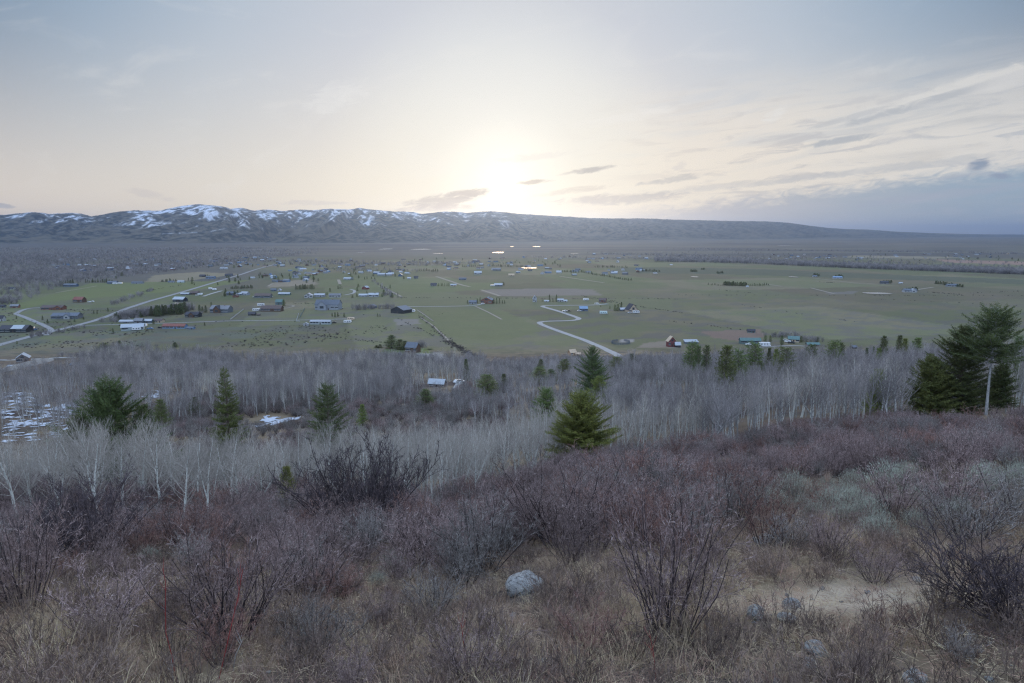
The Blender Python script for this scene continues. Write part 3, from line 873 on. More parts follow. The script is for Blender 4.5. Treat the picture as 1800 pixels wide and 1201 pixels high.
# ---- smaller ones share four grown trees
PROTO = []
for sd, kd, nd, H0, W0 in ((31, 'fir', M_NEED, 7, 3.6), (32, 'spruce', M_NEEDD, 8, 3.2), (33, 'pine', M_NEED, 7, 4.4), (34, 'fir', M_NEEDY, 6, 3.2), (35, 'fir', M_NEEDD, 7, 4.2)):
    g, lv = make_conifer(sd, H0, W0, kd, .62, .12 if kd == 'pine' else .04)
    PROTO.append((conifer_parts(g, lv, nd, M_CBARK, kd), (H0, W0), kd))
SMALL = [
    (748, 685, 190, 27, 4, 'dark bushy fir at the meadow edge left of the brushy spur'), (858, 659, 212, 30, 2, 'round olive pine in the brush right of the grey roofed cabin'),
    (886, 657, 225, 13, 1, 'slim fir just right of the round olive pine'), (946, 646, 236, 24, 2, 'pine with a double top left of the dark tall fir'),
    (951, 632, 262, 12, 1, 'thin dark top behind the double topped pine'), (967, 650, 232, 17, 4, 'small dark fir between the double topped pine and the dark tall fir'),
    (991, 632, 248, 18, 2, 'lone small pine just left of the dark tall fir'), (1086, 628, 214, 24, 2, 'spreading pine first to the right of the dark tall fir'),
    (1109, 623, 220, 17, 4, 'narrow dark fir second to the right of the dark tall fir'), (1171, 638, 190, 10, 0, 'tiny fir alone in the aspen tops below the red house'),
    (1213, 604, 230, 24, 2, 'pale wide pine behind the red house, left of a pair of dark firs'), (1226, 610, 222, 15, 4, 'left one of the two dark firs near the red house'),
    (1241, 609, 226, 16, 4, 'right one of the two dark firs near the red house'), (1272, 608, 168, 26, 0, 'tall pointed fir rising from the aspens left of the green roofed barn'),
    (1297, 617, 190, 24, 2, 'flat topped pine beside the tall pointed fir'), (1326, 605, 205, 27, 2, 'broad grey green pine in front of the green roofed barn'),
    (1347, 611, 190, 10, 1, 'very slim fir right of the broad grey green pine'), (1361, 615, 195, 11, 3, 'pale little fir between the slim fir and the wide olive pine'),
    (1382, 613, 188, 29, 2, 'wide olive pine with a leaning crown below the parked white trucks'), (1334, 636, 158, 18, 0, 'small fir lowest in the aspens under the broad grey green pine'),
    (1425, 607, 206, 24, 4, 'square dark fir left of the double dark pine'), (1459, 601, 206, 26, 2, 'double dark pine at the wood edge in front of the large green field'),
    (1474, 604, 214, 14, 4, 'slim companion on the right of the double dark pine'), (1550, 592, 262, 15, 4, 'dark triangular fir on the skyline of the wood, first of three'),
    (1575, 589, 258, 14, 1, 'pointed dark spruce on the skyline of the wood, second of three'), (1587, 596, 262, 11, 3, 'paler fir leaning on the pointed dark spruce'),
    (1607, 594, 258, 17, 0, 'dark fir on the skyline of the wood, third of three'), (1519, 611, 225, 8, 1, 'tiny round conifer left of the three skyline firs'),
    (1541, 613, 205, 11, 3, 'pale small conifer in front of the three skyline firs'), (1653, 597, 262, 8, 4, 'dark little conifer left of the wide dark fir on the right'),
    (1533, 609, 230, 5, 1, 'smallest conifer sprig in the tops left of the three skyline firs'),
    (85, 641, 400, 13, 4, 'round dark pine by the pond at the left edge'), (184, 603, 540, 18, 2, 'pine above the aspens left of the pale cabin roofs'),
    (209, 599, 560, 10, 1, 'thin pine on the field edge right of the round topped pine'), (259, 637, 400, 9, 1, 'narrow spruce alone in the grey woods at left'),
    (307, 602, 575, 8, 1, 'small spruce on the field edge at left'), (345, 699, 185, 16, 4, 'small dark fir between the broad fir and the narrow spruce'),
    (286, 703, 160, 20, 0, 'half hidden fir right behind the broad dark fir'), (533, 627, 428, 18, 2, 'bushy pine at the edge of the grey wood below the scrub field'),
    (689, 590, 566, 19, 4, 'tallest dark spruce beside the brown timber house'), (703, 597, 556, 17, 1, 'blue green spruce against the brown timber house'),
    (712, 599, 553, 15, 1, 'second blue green spruce touching the brown timber house wall'), (663, 607, 566, 7, 1, 'left one of a tiny pair of spruces on the field'),
    (668, 605, 567, 7, 1, 'right one of a tiny pair of spruces on the field'), (755, 613, 554, 10, 4, 'single small round fir on the lawn right of the brown timber house'),
    (820, 631, 300, 10, 1, 'slim dark fir at the bend of the cabin track'), (1779, 600, 150, 15, 4, 'dark fir behind the sparse pine at the right edge'),
    (638, 712, 150, 12, 3, 'young pale conifer at the edge of the meadow'), (508, 822, 43, 22, 3, 'thin yellow green sapling fir among the purple brush at left'),
]
for px, yt, D, w, k, lab in SMALL:
    if px > 1200 and D > 160: D = D * .82; w = w * 1.1
    prt, ref, kd = PROTO[k]
    big_conifer(lab, px, yt, D, w * 1.12, kd, None, 0, parts=prt, ref=ref, rz=RNG.uniform(0, 6))

# ================================================================ clearings
CAB = at(772, 676)
BUILD_SPOTS = [(CAB[0], CAB[1], 15), (CAB[0] * .94, CAB[1] * .94, 11), (CAB[0] * .88, CAB[1] * .88, 9), (CAB[0] * .83, CAB[1] * .83, 7), (*at(815, 662)[:2], 9), (*at(806, 676)[:2], 6)]
SNOW_POLY = [[(0, 690), (40, 684), (70, 705), (100, 738), (128, 752), (118, 768), (60, 776), (0, 782)],
             [(446, 735), (475, 729), (505, 731), (530, 733), (522, 740), (495, 748), (468, 756), (446, 752)],
             [(245, 690), (290, 680), (300, 692), (265, 703), (248, 705)], [(75, 715), (120, 700), (140, 715), (110, 740)],
             [(275, 660), (320, 655), (325, 664), (285, 668)], [(385, 632), (402, 631), (402, 637), (388, 638)], [(150, 668), (142, 668), (138, 674), (150, 674)]]
_snow_w = [np.array([at(*q)[:2] for q in pl]) for pl in SNOW_POLY]

def build_snow():
    V = []; F = []; off = 0
    for w in _snow_w:
        x0, y0 = w.min(0); x1, y1 = w.max(0); st = .55
        xs = np.arange(x0, x1 + st, st); ys = np.arange(y0, y1 + st, st)
        X, Y = np.meshgrid(xs, ys)
        m = inpoly(X, Y, w) & (fbm(X * .42, Y * .42, 91, 4) > .485)
        Z = terrain(X, Y) + .10 + .10 * fbm(X * .4, Y * .4, 92, 3)
        f = grid_faces(*X.shape); mm = m.ravel(); k = mm[f].all(1); f = f[k]
        V.append(np.stack([X, Y, Z], -1).reshape(-1, 3)); F.append(f + off); off += X.size
    me = mesh_np('snow', np.concatenate(V), np.concatenate(F), True)
    m = mat_noise('old_snow', (.38, .41, .46), (.48, .51, .56), .8, .7, .3, (.30, .29, .29))
    tag(link('snow', me, m), kind='structure')
build_snow()

def on_snow(P):
    k = np.zeros(len(P), bool)
    for w in _snow_w[:4]: k |= inpoly(P[:, 0], P[:, 1], w)
    return k

# ================================================================ aspens
def aspen_meshes(seed, twig_mat=M_ATWIG, trunk_mat=M_ATRUNK, **kw):
    g = make_aspen(seed, **kw)
    t = g.mesh('trunk', {0: 6}, 0, 0); c = g.mesh('crown', {1: 4, 2: 3}, 1, 2)
    t.materials.append(trunk_mat); c.materials.append(twig_mat)
    return t, c

AH = 7.0      # full height of the grown kinds
ASP = [aspen_meshes(101 + i, H=AH, prim=[36, 40, 34, 40, 34, 38, 36, 40][i], sec=[4, 4, 6, 4, 4, 6, 4, 6][i], ter=2 if i in (0, 1, 3, 4, 6) else 3, limb=1.35 if i in (0, 1, 3, 4, 6) else 1.0, fork=i in (1, 4, 6), spread=[1.15, 1.35, .95, 1.3, 1.6, 1.0, 1.35, .85][i],
                    clear=[.26, .2, .34, .22, .16, .38, .24, .42][i], thick=[1.1, 1.2, 1.05, 1.15, 1.3, 1.0, 1.2, 1.0][i]) for i in range(8)]
ASPR = []
for t_, c_ in ASP:                 # the right hand wood: greyer bark and twigs
    t2, c2 = t_.copy(), c_.copy(); t2.materials[0] = M_WTRUNK; c2.materials[0] = M_WTWIG; ASPR.append((t2, c2))
FRONT = np.array([(-300, 37), (0, 34), (330, 34), (420, 37), (520, 50), (640, 54), (767, 49), (850, 56), (950, 63), (1050, 80), (1110, 80), (1190, 73), (1240, 70), (1460, 69), (1600, 72), (1800, 72), (2100, 74)], float)
BACK = np.array([(-300, 80), (0, 76), (520, 80), (560, 92), (700, 104), (1000, 104), (1060, 110), (1100, 240), (1300, 285), (1800, 285), (2100, 285)], float)

def front_wood():
    rng = np.random.default_rng(55)
    P = jgrid(-100, 320, 34, 290, 2.05, rng)
    px, py, d = project(P)
    k = (P[:, 1] > np.interp(px, FRONT[:, 0], FRONT[:, 1])) & (P[:, 1] < np.interp(px, BACK[:, 0], BACK[:, 1])) & (px > -600) & (px < 2450)
    near = P[:, 1] - np.interp(px, FRONT[:, 0], FRONT[:, 1])
    k &= rng.uniform(0, 1, len(P)) < np.where(near < 6, .45, .86)
    k &= (px > 545) | (P[:, 1] < 66 + 12 * rng.uniform(0, 1, len(P)))
    k &= clear_of(P, CONIFER_SPOTS)
    # openness: a few gaps
    k &= (fbm(P[:, 0] * .09, P[:, 1] * .09, 57, 3) > .36) | (near < 8)
    return P[k], px[k], py[k], near[k], rng
P, px, py, near, rng = front_wood()
inview = (px > -25) & (px < 1825)
order = np.argsort(np.where(inview, P[:, 1], 1e9))
first = order[:285]; mask_first = np.zeros(len(P), bool); mask_first[first] = True
hgt = rng.uniform(.80, 1.14, len(P)) * np.interp(px, [0, 300, 560, 760, 900, 1100, 1300, 1800], [.74, .74, .84, .94, .94, .96, .95, .95])
hgt *= np.where(near < 5, rng.uniform(.8, 1.05, len(P)), 1.0)

ZONES = [(60, 'at the left edge of the hillside wood'), (130, 'before the left flank of the broad dark fir'), (200, 'in front of the broad dark fir, left half'), (270, 'in front of the broad dark fir, right half'),
         (340, 'right of the broad dark fir'), (390, 'just left of the narrow spruce'), (450, 'at the foot of the narrow spruce'), (510, 'below the bright snow patch'),
         (580, 'below the round pine right of the snow patch'), (660, 'behind the large dark shrub left of centre'), (740, 'above the right end of the large dark shrub'), (800, 'in the middle of the pale centre stand'),
         (870, 'in the right half of the pale centre stand'), (960, 'just left of the bright conical fir'), (1090, 'beside the bright conical fir'), (1180, 'first to the right of the bright conical fir'),
         (1260, 'left end of the long right hand wood'), (1340, 'under the green roofed barn'), (1420, 'below the wide olive pine'), (1500, 'below the double dark pine'),
         (1570, 'around the small green fir'), (1650, 'in front of the olive fir shoulder'), (1720, 'in front of the wide dark fir'), (1790, 'right of the bare trunked pine'), (9999, 'at the right edge of the hillside wood')]
KIND_WORD = ['straight slim', 'forked', 'narrow', 'full crowned', 'low branching wide', 'tall clear stemmed', 'forked broad', 'slender pole like']
for i in first:
    k = int(rng.integers(0, 8))
    if near[i] < 5: k = int(rng.choice([0, 1, 3, 4, 6]))
    o = empty('aspen_tree', P[i], rng.uniform(0, 6.28)); o.rotation_euler[0] = rng.normal(0, .045); s = hgt[i]; q = s * rng.uniform(.85, 1.2); o.scale = (q, q, s * rng.uniform(.92, 1.08))
    z = next(t for x, t in ZONES if px[i] < x)
    row = 'front row ' if near[i] < 6 else ''
    tag(o, f'bare {KIND_WORD[k]} {row}aspen {z}', 'tree', 'bare aspens of the front wood')
    kinds = ASPR if px[i] > 1075 + rng.normal(0, 25) else ASP
    link('trunk', kinds[k][0], None, o); link('crown', kinds[k][1], None, o)

# ---- the rest of the hillside wood and the woods across the gully: one mass
def joined(t, c, mats):
    """trunk and crown of one tree in one mesh"""
    nv = len(t.vertices); a = np.zeros(nv * 3, np.float32); t.vertices.foreach_get('co', a)
    b = np.zeros(len(c.vertices) * 3, np.float32); c.vertices.foreach_get('co', b)
    fa = np.zeros(len(t.loops), np.int32); t.loops.foreach_get('vertex_index', fa); fb = np.zeros(len(c.loops), np.int32); c.loops.foreach_get('vertex_index', fb)
    F = np.concatenate([fa.reshape(-1, 4), fb.reshape(-1, 4) + nv])
    me = mesh_np('aspen', np.concatenate([a.reshape(-1, 3), b.reshape(-1, 3)]), F, True, mats=np.concatenate([np.zeros(len(fa) // 4), np.ones(len(fb) // 4)]))
    for m in mats: me.materials.append(m)
    return me, mats

WOODP = []
for i in range(7):
    g = make_aspen(201 + i, H=7.0, prim=28, sec=5, ter=2, thick=1.45, clear=[.3, .35, .45, .3, .4, .22, .45][i], spread=[1.1, .9, .9, 1.25, 1.0, 1.4, .85][i], fork=i in (0, 3))
    t = g.mesh('t', {0: 5}, 0, 0); c = g.mesh('c', {}, 1, 2)
    WOODP.append(joined(t, c, (M_WTRUNK, M_WTWIG)))
PALEP = []
for i in range(5):
    g = make_aspen(231 + i, H=7.0, prim=32, sec=5, ter=2, thick=1.2, clear=[.3, .35, .4, .3, .4][i], spread=[1.1, .9, 1.0, 1.25, 1.0][i])
    t = g.mesh('t', {0: 5}, 0, 0); c = g.mesh('c', {}, 1, 2)
    PALEP.append(joined(t, c, (M_ATRUNK, M_ATWIG)))

def rest_of_wood():
    r = ~mask_first; Q = P[r]; q = px[r]
    pale = Q[:, 1] < np.interp(q, [0, 700, 1000, 1150], [400, 400, 105, 88]) + rng.uniform(-6, 6, len(Q))
    for nm, sel, pr in (('aspen_wood', pale, PALEP), ('distant_aspen_wood', ~pale, WOODP)):
        n = int(sel.sum()); rz, sc, pk = pick_scl(n, rng, len(pr), .82, 1.15)
        sc *= (hgt[r][sel] / 1.0)[:, None]
        scatter(nm, pr, Q[sel], rz, sc, pk)
rest_of_wood()

def gully_wood():
    rng = np.random.default_rng(66)
    P = jgrid(-520, 60, 138, 575, 3.3, rng); px, py, d = project(P); Y = P[:, 1]
    k = (px > -330) & (px < 850)
    y0 = np.interp(px, [-300, 0, 130, 300, 430, 560, 640, 700, 850], [140, 142, 150, 165, 188, 190, 205, 222, 230])
    y1 = np.interp(px, [-300, 0, 100, 180, 340, 420, 620, 830], [300, 300, 350, 520, 520, 455, 440, 430])
    k &= (Y > y0) & (Y < y1)
    dens = .50 + .5 * sstep(.35, .55, fbm(P[:, 0] * .018, P[:, 1] * .018, 68, 3))
    dens = np.where(on_snow(P), .34, dens)
    k &= rng.uniform(0, 1, len(P)) < dens
    k &= clear_of(P, BUILD_SPOTS + CONIFER_SPOTS)
    Q = P[k]; n = len(Q); rz, sc, pk = pick_scl(n, rng, 7, .85, 1.45)
    lite = (fbm(Q[:, 0] * .03, Q[:, 1] * .03, 64, 3) > .56) & (rng.uniform(0, 1, n) < .6); pk = np.where(lite, 7 + rng.integers(0, 5, n), pk)
    sc *= (.7 + .6 * fbm(Q[:, 0] * .02, Q[:, 1] * .02, 69, 2))[:, None]
    scatter('gully_wood', WOODP + PALEP, Q, rz, sc, pk)
    # low brushy willows: middle slope between the gully wood and the right hand wood
    P = jgrid(-120, 110, 118, 545, 3.0, rng); px, py, d = project(P); Y = P[:, 1]
    k = (px > 560) & (px < 1240) & (Y > np.interp(px, [560, 700, 850, 1000, 1060, 1240], [178, 205, 150, 118, 118, 250])) & (Y < 440)
    k &= ~((px < 850) & (Y > 226))
    k &= rng.uniform(0, 1, len(P)) < .35 + .65 * sstep(.40, .55, fbm(P[:, 0] * .03, P[:, 1] * .03, 70, 3))
    k &= clear_of(P, BUILD_SPOTS + CONIFER_SPOTS)
    Q = P[k]; n = len(Q); rz, sc, pk = pick_scl(n, rng, 7, .50, .82); sc[:, :2] *= 1.35
    scatter('willow_brush', WOODP, Q, rz, sc, pk)
    # low scrub on the meadow of the middle slope
    P = jgrid(-110, 40, 100, 260, 2.0, rng); px, py, d = project(P); Y = P[:, 1]
    k = (px > 250) & (px < 900) & (rng.uniform(0, 1, len(P)) < .35 + .65 * sstep(.38, .52, fbm(P[:, 0] * .05, P[:, 1] * .05, 73, 3))) & ~on_snow(P)
    k &= clear_of(P, BUILD_SPOTS + CONIFER_SPOTS)
    Q = P[k]; n = len(Q); rz, sc, pk = pick_scl(n, rng, 7, .6, 1.5)
    scatter('meadow_scrub', [(SHR[i], ()) for i in (1, 4, 3, 1, 4, 0, 1)], Q, rz, sc, pk)

# ================================================================ shrubs
def shrub_mesh(seed, **kw):
    g = make_shrub(seed, **kw)
    return g.mesh('shrub', {0: 5, 1: 3, 2: 3}, matof={0: 0, 1: 1, 2: 1}), (M_STEM, M_TWIG)

SHR = []
for i in range(7):
    me, mt = shrub_mesh(301 + i, H=2.0, W=[2.4, 2.0, 2.9, 2.2, 1.7, 2.6, 2.2][i], stems=[26, 22, 30, 24, 18, 28, 20][i], br=8, tw=4, thick=1.35)
    me.materials.append(M_STEM); me.materials.append([M_TWIG, M_TWIGG, M_TWIG, M_TWIG, M_TWIGG, M_TWIG, M_TWIGR][i])
    SHR.append(me)
me, mt = shrub_mesh(331, H=2.0, W=2.4, stems=30, br=8, tw=4, thick=1.35, lean=(-.9, -.15))
me.materials.append(M_STEM); me.materials.append(M_TWIGD); SHR.append(me)
me, mt = shrub_mesh(341, H=2.0, W=3.0, stems=48, br=9, tw=4, thick=1.5)
me.materials.append(M_STEM); me.materials.append(M_TWIGD); SHR.append(me)
SHRUB_SPOTS = []
gully_wood()
def shrub(label, px, py, hpx, wpx, k, group=None, rz=None):
    p = at(px, py); m = pxm(p); H = hpx * m; W = wpx * m
    w0 = [2.4, 2.0, 2.9, 2.2, 1.7, 2.6, 2.2, 2.6, 3.0][k] * 1.15
    o = link('shrub', SHR[k]); o.location = p; o.scale = (W / w0, W / w0, H / 2.1); o.rotation_euler = (0, 0, RNG.uniform(0, 6) if rz is None else rz)
    tag(o, label, 'shrub', group); SHRUB_SPOTS.append((p[0], p[1], W * .3))
    return o
shrub('large dark vase shaped shrub right of the grey boulder', 1175, 1120, 265, 300, 0)
shrub('wide very dark bare shrub left of centre, below the pale aspens', 640, 945, 160, 270, 8)
shrub('tall spreading shrub behind the red stems, left of centre', 410, 1120, 195, 330, 5)
shrub('dark shrub at the right edge with limbs sweeping left over the straw', 1775, 1085, 190, 330, 7, rz=0.1)
shrub('round grey purple shrub under the bright conical fir', 985, 965, 150, 250, 3)
shrub('upright shrub behind and left of the grey boulder', 845, 1010, 130, 190, 1)
shrub('shrub beside the big vase shaped shrub, nearer the sagebrush', 1345, 965, 100, 130, 6)
shrub('small fine shrub at the back of the straw clearing, left', 1385, 975, 75, 95, 4)
shrub('small fine shrub at the back of the straw clearing, middle', 1455, 985, 85, 110, 3)
shrub('low black twigged shrub on the far rim of the straw clearing', 1540, 1025, 62, 150, 2)
shrub('tall shrub at the left edge under the aspens', 45, 1075, 190, 220, 0)
shrub('dark thicket shrub below the front left aspens', 150, 985, 140, 250, 8)
shrub('purple shrub right of the tall spreading shrub', 540, 1060, 130, 200, 3)
shrub('shrub standing between the dark wide shrub and the grey boulder', 735, 1000, 110, 190, 5)
shrub('reddish shrub right of the conical fir foot', 1110, 900, 110, 200, 6)
shrub('loose shrub above the right hand sagebrush', 1700, 965, 110, 170, 1)
shrub('shrub at the far right above the sweeping dark shrub', 1785, 930, 110, 150, 4)
shrub('low shrub in the bottom right corner of the clearing', 1560, 1120, 70, 120, 6)
shrub('low shrub at the left foot of the hill, near the white stick', 190, 1120, 110, 210, 3)
shrub('low grey shrub in front of the tall spreading shrub', 560, 1150, 80, 170, 1)
shrub('low shrub in front of the grey boulder on its right', 1040, 1150, 85, 170, 6)

SAGE_PX = [(1397, 882, 58), (1350, 896, 48), (1455, 890, 40), (1453, 866, 30), (1486, 882, 46), (1530, 872, 50), (1560, 866, 66), (1467, 903, 56), (1502, 908, 50), (1522, 922, 56), (1545, 938, 52), (1540, 954, 56), (1580, 950, 46),
           (1589, 915, 26), (1552, 906, 44), (1625, 880, 44), (1650, 872, 40), (1695, 866, 66), (1722, 868, 50), (1748, 876, 44), (1786, 876, 56), (1634, 912, 50), (1669, 908, 50), (1643, 888, 40), (1682, 920, 48), (1432, 912, 44),
           (1412, 900, 36), (1600, 890, 40), (1612, 930, 44), (1715, 895, 44), (1770, 905, 40), (1500, 858, 40), (1590, 856, 44), (1640, 852, 40), (1740, 848, 50), (1790, 846, 40), (1375, 905, 36), (242, 1002, 44), (262, 994, 36), (690, 1010, 40), (665, 1030, 30), (1480, 925, 44)]
SAGE = [sage_meshes(401 + i, .62, [.72, .62, .8][i]) for i in range(3)]
for st, lf in SAGE: st.materials.append(M_SAGEW); lf.materials.append(M_SAGE)
M_DEADF = mat_leaf('dead_flower_straw', (.42, .30, .22), (.50, .38, .28), (.34, .24, .18), .1)
def sage_label(px, py):
    if px < 300: return 'grey green sagebrush in the gap at lower left beside the dark thicket' if px < 250 else 'smaller grey green sagebrush right of its twin at lower left'
    if px < 700: return 'pale olive sagebrush left of the grey boulder' if px > 680 else 'low olive sagebrush farther left of the grey boulder'
    c = 'left third' if px < 1480 else ('middle' if px < 1620 else 'right third')
    r = 'rear row' if py < 872 else ('middle rows' if py < 905 else 'front rows')
    return f'grey green sagebrush in the {r} of the {c} of the sage patch'
for i, (x, y, w) in enumerate(SAGE_PX):
    if i in (5, 12, 17, 23, 29, 33, 37): continue
    p = at(x, y); m = pxm(p); k = i % 3; s = w * m / 1.2
    o = empty('sagebrush', p, RNG.uniform(0, 6)); o.scale = (s * 1.04, s * 1.04, s * RNG.uniform(1.25, 1.75))
    lab = sage_label(x, y); 
    link('stems', SAGE[k][0], None, o).name = 'stem'; link('foliage', SAGE[k][1], None, o)
    if i in (3, 13): lab = 'sagebrush carrying a pale dead flower head, ' + ('at the back of the sage patch' if i == 3 else 'in the middle of the sage patch')
    tag(o, lab, 'sagebrush', 'sagebrush patch on the right')
    if i in (3, 13):
        me = grass_mesh(77 + i, 60, .75, .18, .05, .012); link('flower_head', me, M_DEADF, o).location = (0, 0, .5)
    SHRUB_SPOTS.append((p[0], p[1], .5))
ROCK_SPOTS = [(*at(922, 1045)[:2], .6), (*at(922, 1062)[:2], .45), (*at(1328, 1094)[:2], .28), (*at(1436, 1160)[:2], .25), (*at(1608, 1195)[:2], .25), (*at(1328, 1115)[:2], .3), (*at(1330, 1140)[:2], .25), (*at(1436, 1180)[:2], .28), (*at(1390, 1085)[:2], .3), (*at(922, 1085)[:2], .4)]
PC = at(1480, 1050)

def brush():
    rng = np.random.default_rng(88)
    # individual shrubs near by, thicket beyond
    P = jgrid(-100, 128, 6.5, 74, 1.42, rng); px, py, d = project(P); Y = P[:, 1]
    k = (px > -620) & (px < 2420)
    fr = np.interp(px, FRONT[:, 0], FRONT[:, 1])
    k &= Y < fr + np.where(px < 560, 22, 7)
    dens = np.where(Y > 24, .60 + .4 * sstep(.36, .52, fbm(P[:, 0] * .11, P[:, 1] * .11, 87, 3)), np.where(Y > 15, .78, .48))
    sagez = (px > 1330) & (py > 842) & (py < 960)
    dens = np.where(sagez, .05, dens)
    dens = np.where((px > 1300) & (py >= 955) & (py < 1100), .0, dens)
    dens = np.where((px > 850) & (px < 1000) & (Y < 19), .05, dens)
    k &= rng.uniform(0, 1, len(P)) < dens
    k &= clear_of(P, SHRUB_SPOTS + CONIFER_SPOTS + ROCK_SPOTS)
    Q = P[k]; q = px[k]; Yq = Q[:, 1]; n = len(Q)
    h = rng.uniform(.60, 1.12, n) * np.interp(Yq, [6, 12, 20, 28, 45, 75], [.32, .52, .76, .92, .98, .95])
    h *= np.where(q < 560, np.where(Yq < 36, np.where(Yq > 22, .62, 1.0), 1.12), 1.0) * np.where((q >= 560) & (q < 1000) & (Yq > 26) & (Yq < 52), .72, 1.0) * np.where((q > 1250) & (Yq > 24), .85, 1.0)
    h *= .50 + 1.0 * fbm(Q[:, 0] * .12, Q[:, 1] * .12, 89, 3)
    near = (q > 0) & (q < 1800) & (Yq < 24); idx = np.argsort(np.where(near, Yq, 1e9))[:min(int(near.sum()), 110)]
    m = np.zeros(n, bool); m[idx] = True
    zn = [(300, 'in the left foreground before the tall spreading shrub'), (620, 'in the foreground right of the tall spreading shrub'), (870, 'in the foreground left of the grey boulder'), (1120, 'in the foreground right of the grey boulder'), (1400, 'around the big vase shaped shrub'), (9999, 'on the right foreground slope near the straw clearing')]
    for i in idx:
        kk = int(rng.integers(0, 7)); o = link('shrub', SHR[kk]); o.location = Q[i]; s = h[i]
        o.scale = (s * 1.15, s * 1.15, s); o.rotation_euler = (0, 0, rng.uniform(0, 6.28))
        ht = 'knee high' if s < .38 else ('waist high' if s < .6 else 'tall')
        tag(o, f'{ht} bare {["purple brown", "grey", "purple brown", "purple brown", "grey", "purple brown", "rusty"][kk]} shrub {next(t for x, t in zn if q[i] < x)}', 'shrub', 'bare shrubs of the foreground slope')
    R = Q[~m]; hr = h[~m]; n = len(R); pk = rng.integers(0, 7, n)
    sc = np.stack([hr * 1.12, hr * 1.12, hr], 1)
    scatter('brush', [(SHR[i], ()) for i in range(7)], R, rng.uniform(0, 6.28, n), sc, pk)
brush()

def low_cover():
    rng = np.random.default_rng(99)
    LOW = []
    for i in range(4):
        g = make_shrub(501 + i, H=.5, W=.75, stems=16, br=5, tw=3, thick=.62)
        me = g.mesh('low', {0: 3, 1: 3, 2: 3}, matof={0: 0, 1: 0, 2: 0}); me.materials.append(M_LOWT); LOW.append((me, ()))
    P = jgrid(-50, 60, 2.0, 36, .55, rng); px, py, d = project(P); Y = P[:, 1]
    k = (px > -620) & (px < 2420) & (rng.uniform(0, 1, len(P)) < np.where(Y < 14, .62, .55))
    k &= ~((np.hypot((P[:, 0] - PC[0]) / 2.3, (P[:, 1] - PC[1] + .1) / 1.25) < 1) & (rng.uniform(0, 1, len(P)) < .93))
    k &= clear_of(P, ROCK_SPOTS)
    Q = P[k]; n = len(Q); rz, sc, pk = pick_scl(n, rng, 4, .6, 1.35)
    scatter('low_brush', LOW, Q, rz, sc, pk)
    GR = []
    for i in range(4):
        me = grass_mesh(601 + i, 80, [.42, .5, .36, .6][i], .24, [.55, .4, .8, .3][i], .0062); me.materials.append(M_STRAW if i % 2 else M_RUSTY); GR.append((me, ()))
    P = jgrid(-36, 42, 1.6, 24, .29, rng); px, py, d = project(P); Y = P[:, 1]
    inc0 = np.hypot((P[:, 0] - PC[0]) / 2.6, (P[:, 1] - PC[1]) / 1.3) < 1
    dens = np.where(inc0, 1.0, np.where(Y < 9, .9, np.where(Y < 14, .7, .45))) * (.35 + .9 * sstep(.35, .6, fbm(P[:, 0] * .4, P[:, 1] * .4, 98, 3)))
    k = (px > -620) & (px < 2420) & (rng.uniform(0, 1, len(P)) < dens)
    k &= clear_of(P, ROCK_SPOTS)
    Q = P[k]; n = len(Q); rz, sc, pk = pick_scl(n, rng, 4, .6, 1.25)
    inC = np.hypot((Q[:, 0] - PC[0]) / 2.2, (Q[:, 1] - PC[1]) / 1.0) < 1
    sc[inC, 2] *= .45
    scatter('dry_grass', GR, Q, rz, sc, pk, tilt=rng.normal(0, .18, (n, 2)))
low_cover()

def litter():
    """flattened straw and small stones lying between the plants"""
    rng = np.random.default_rng(111); LT = []
    for i in range(3):
        n = 150; r = np.sqrt(rng.uniform(0, 1, n)) * .42; az = rng.uniform(0, 6.28, n); a2 = rng.uniform(0, 6.28, n); up = rng.uniform(.02, .30, n)
        P = np.stack([np.cos(az) * r, np.sin(az) * r, rng.uniform(.0, .05, n)], 1); D = np.stack([np.cos(a2), np.sin(a2), up], 1)
        V, F = blades(P, D, rng.uniform(.05, .20, n), rng.uniform(.0025, .005, n), rng, .12, 2)
        me = mesh_np('straw', V, F); me.materials.append(M_STRAW if i < 2 else M_RUSTY); LT.append((me, ()))
    P = jgrid(-38, 46, 2.0, 27, .42, rng); px, py, d = project(P)
    k = (px > -620) & (px < 2420) & (rng.uniform(0, 1, len(P)) < .35 + .6 * sstep(.35, .6, fbm(P[:, 0] * .5, P[:, 1] * .5, 112, 3))) & clear_of(P, ROCK_SPOTS)
    Q = P[k]; n = len(Q); rz, sc, pk = pick_scl(n, rng, 3, .7, 1.3)
    scatter('straw_litter', LT, Q, rz, sc, pk, tilt=np.stack([np.full(n, -.30), rng.normal(0, .08, n)], 1) * 0)
    ST = []
    for i in range(2):
        me = rock_mesh(40 + i, 2); me.materials.append(M_ROCK); ST.append((me, ()))
    P = jgrid(-18, 24, 3.0, 20, .55, rng); px, py, d = project(P); c = np.hypot((P[:, 0] - PC[0]) / 2.4, (P[:, 1] - PC[1]) / 1.4)
    k = (px > -620) & (px < 2420) & (rng.uniform(0, 1, len(P)) < np.where(c < 1.2, .8, .10))
    Q = P[k]; n = len(Q); s = rng.exponential(.045, n) + .02
    scatter('pebbles', ST, Q + np.array([0, 0, .005]), rng.uniform(0, 6.28, n), np.stack([s, s, s * .8], 1), rng.integers(0, 2, n))

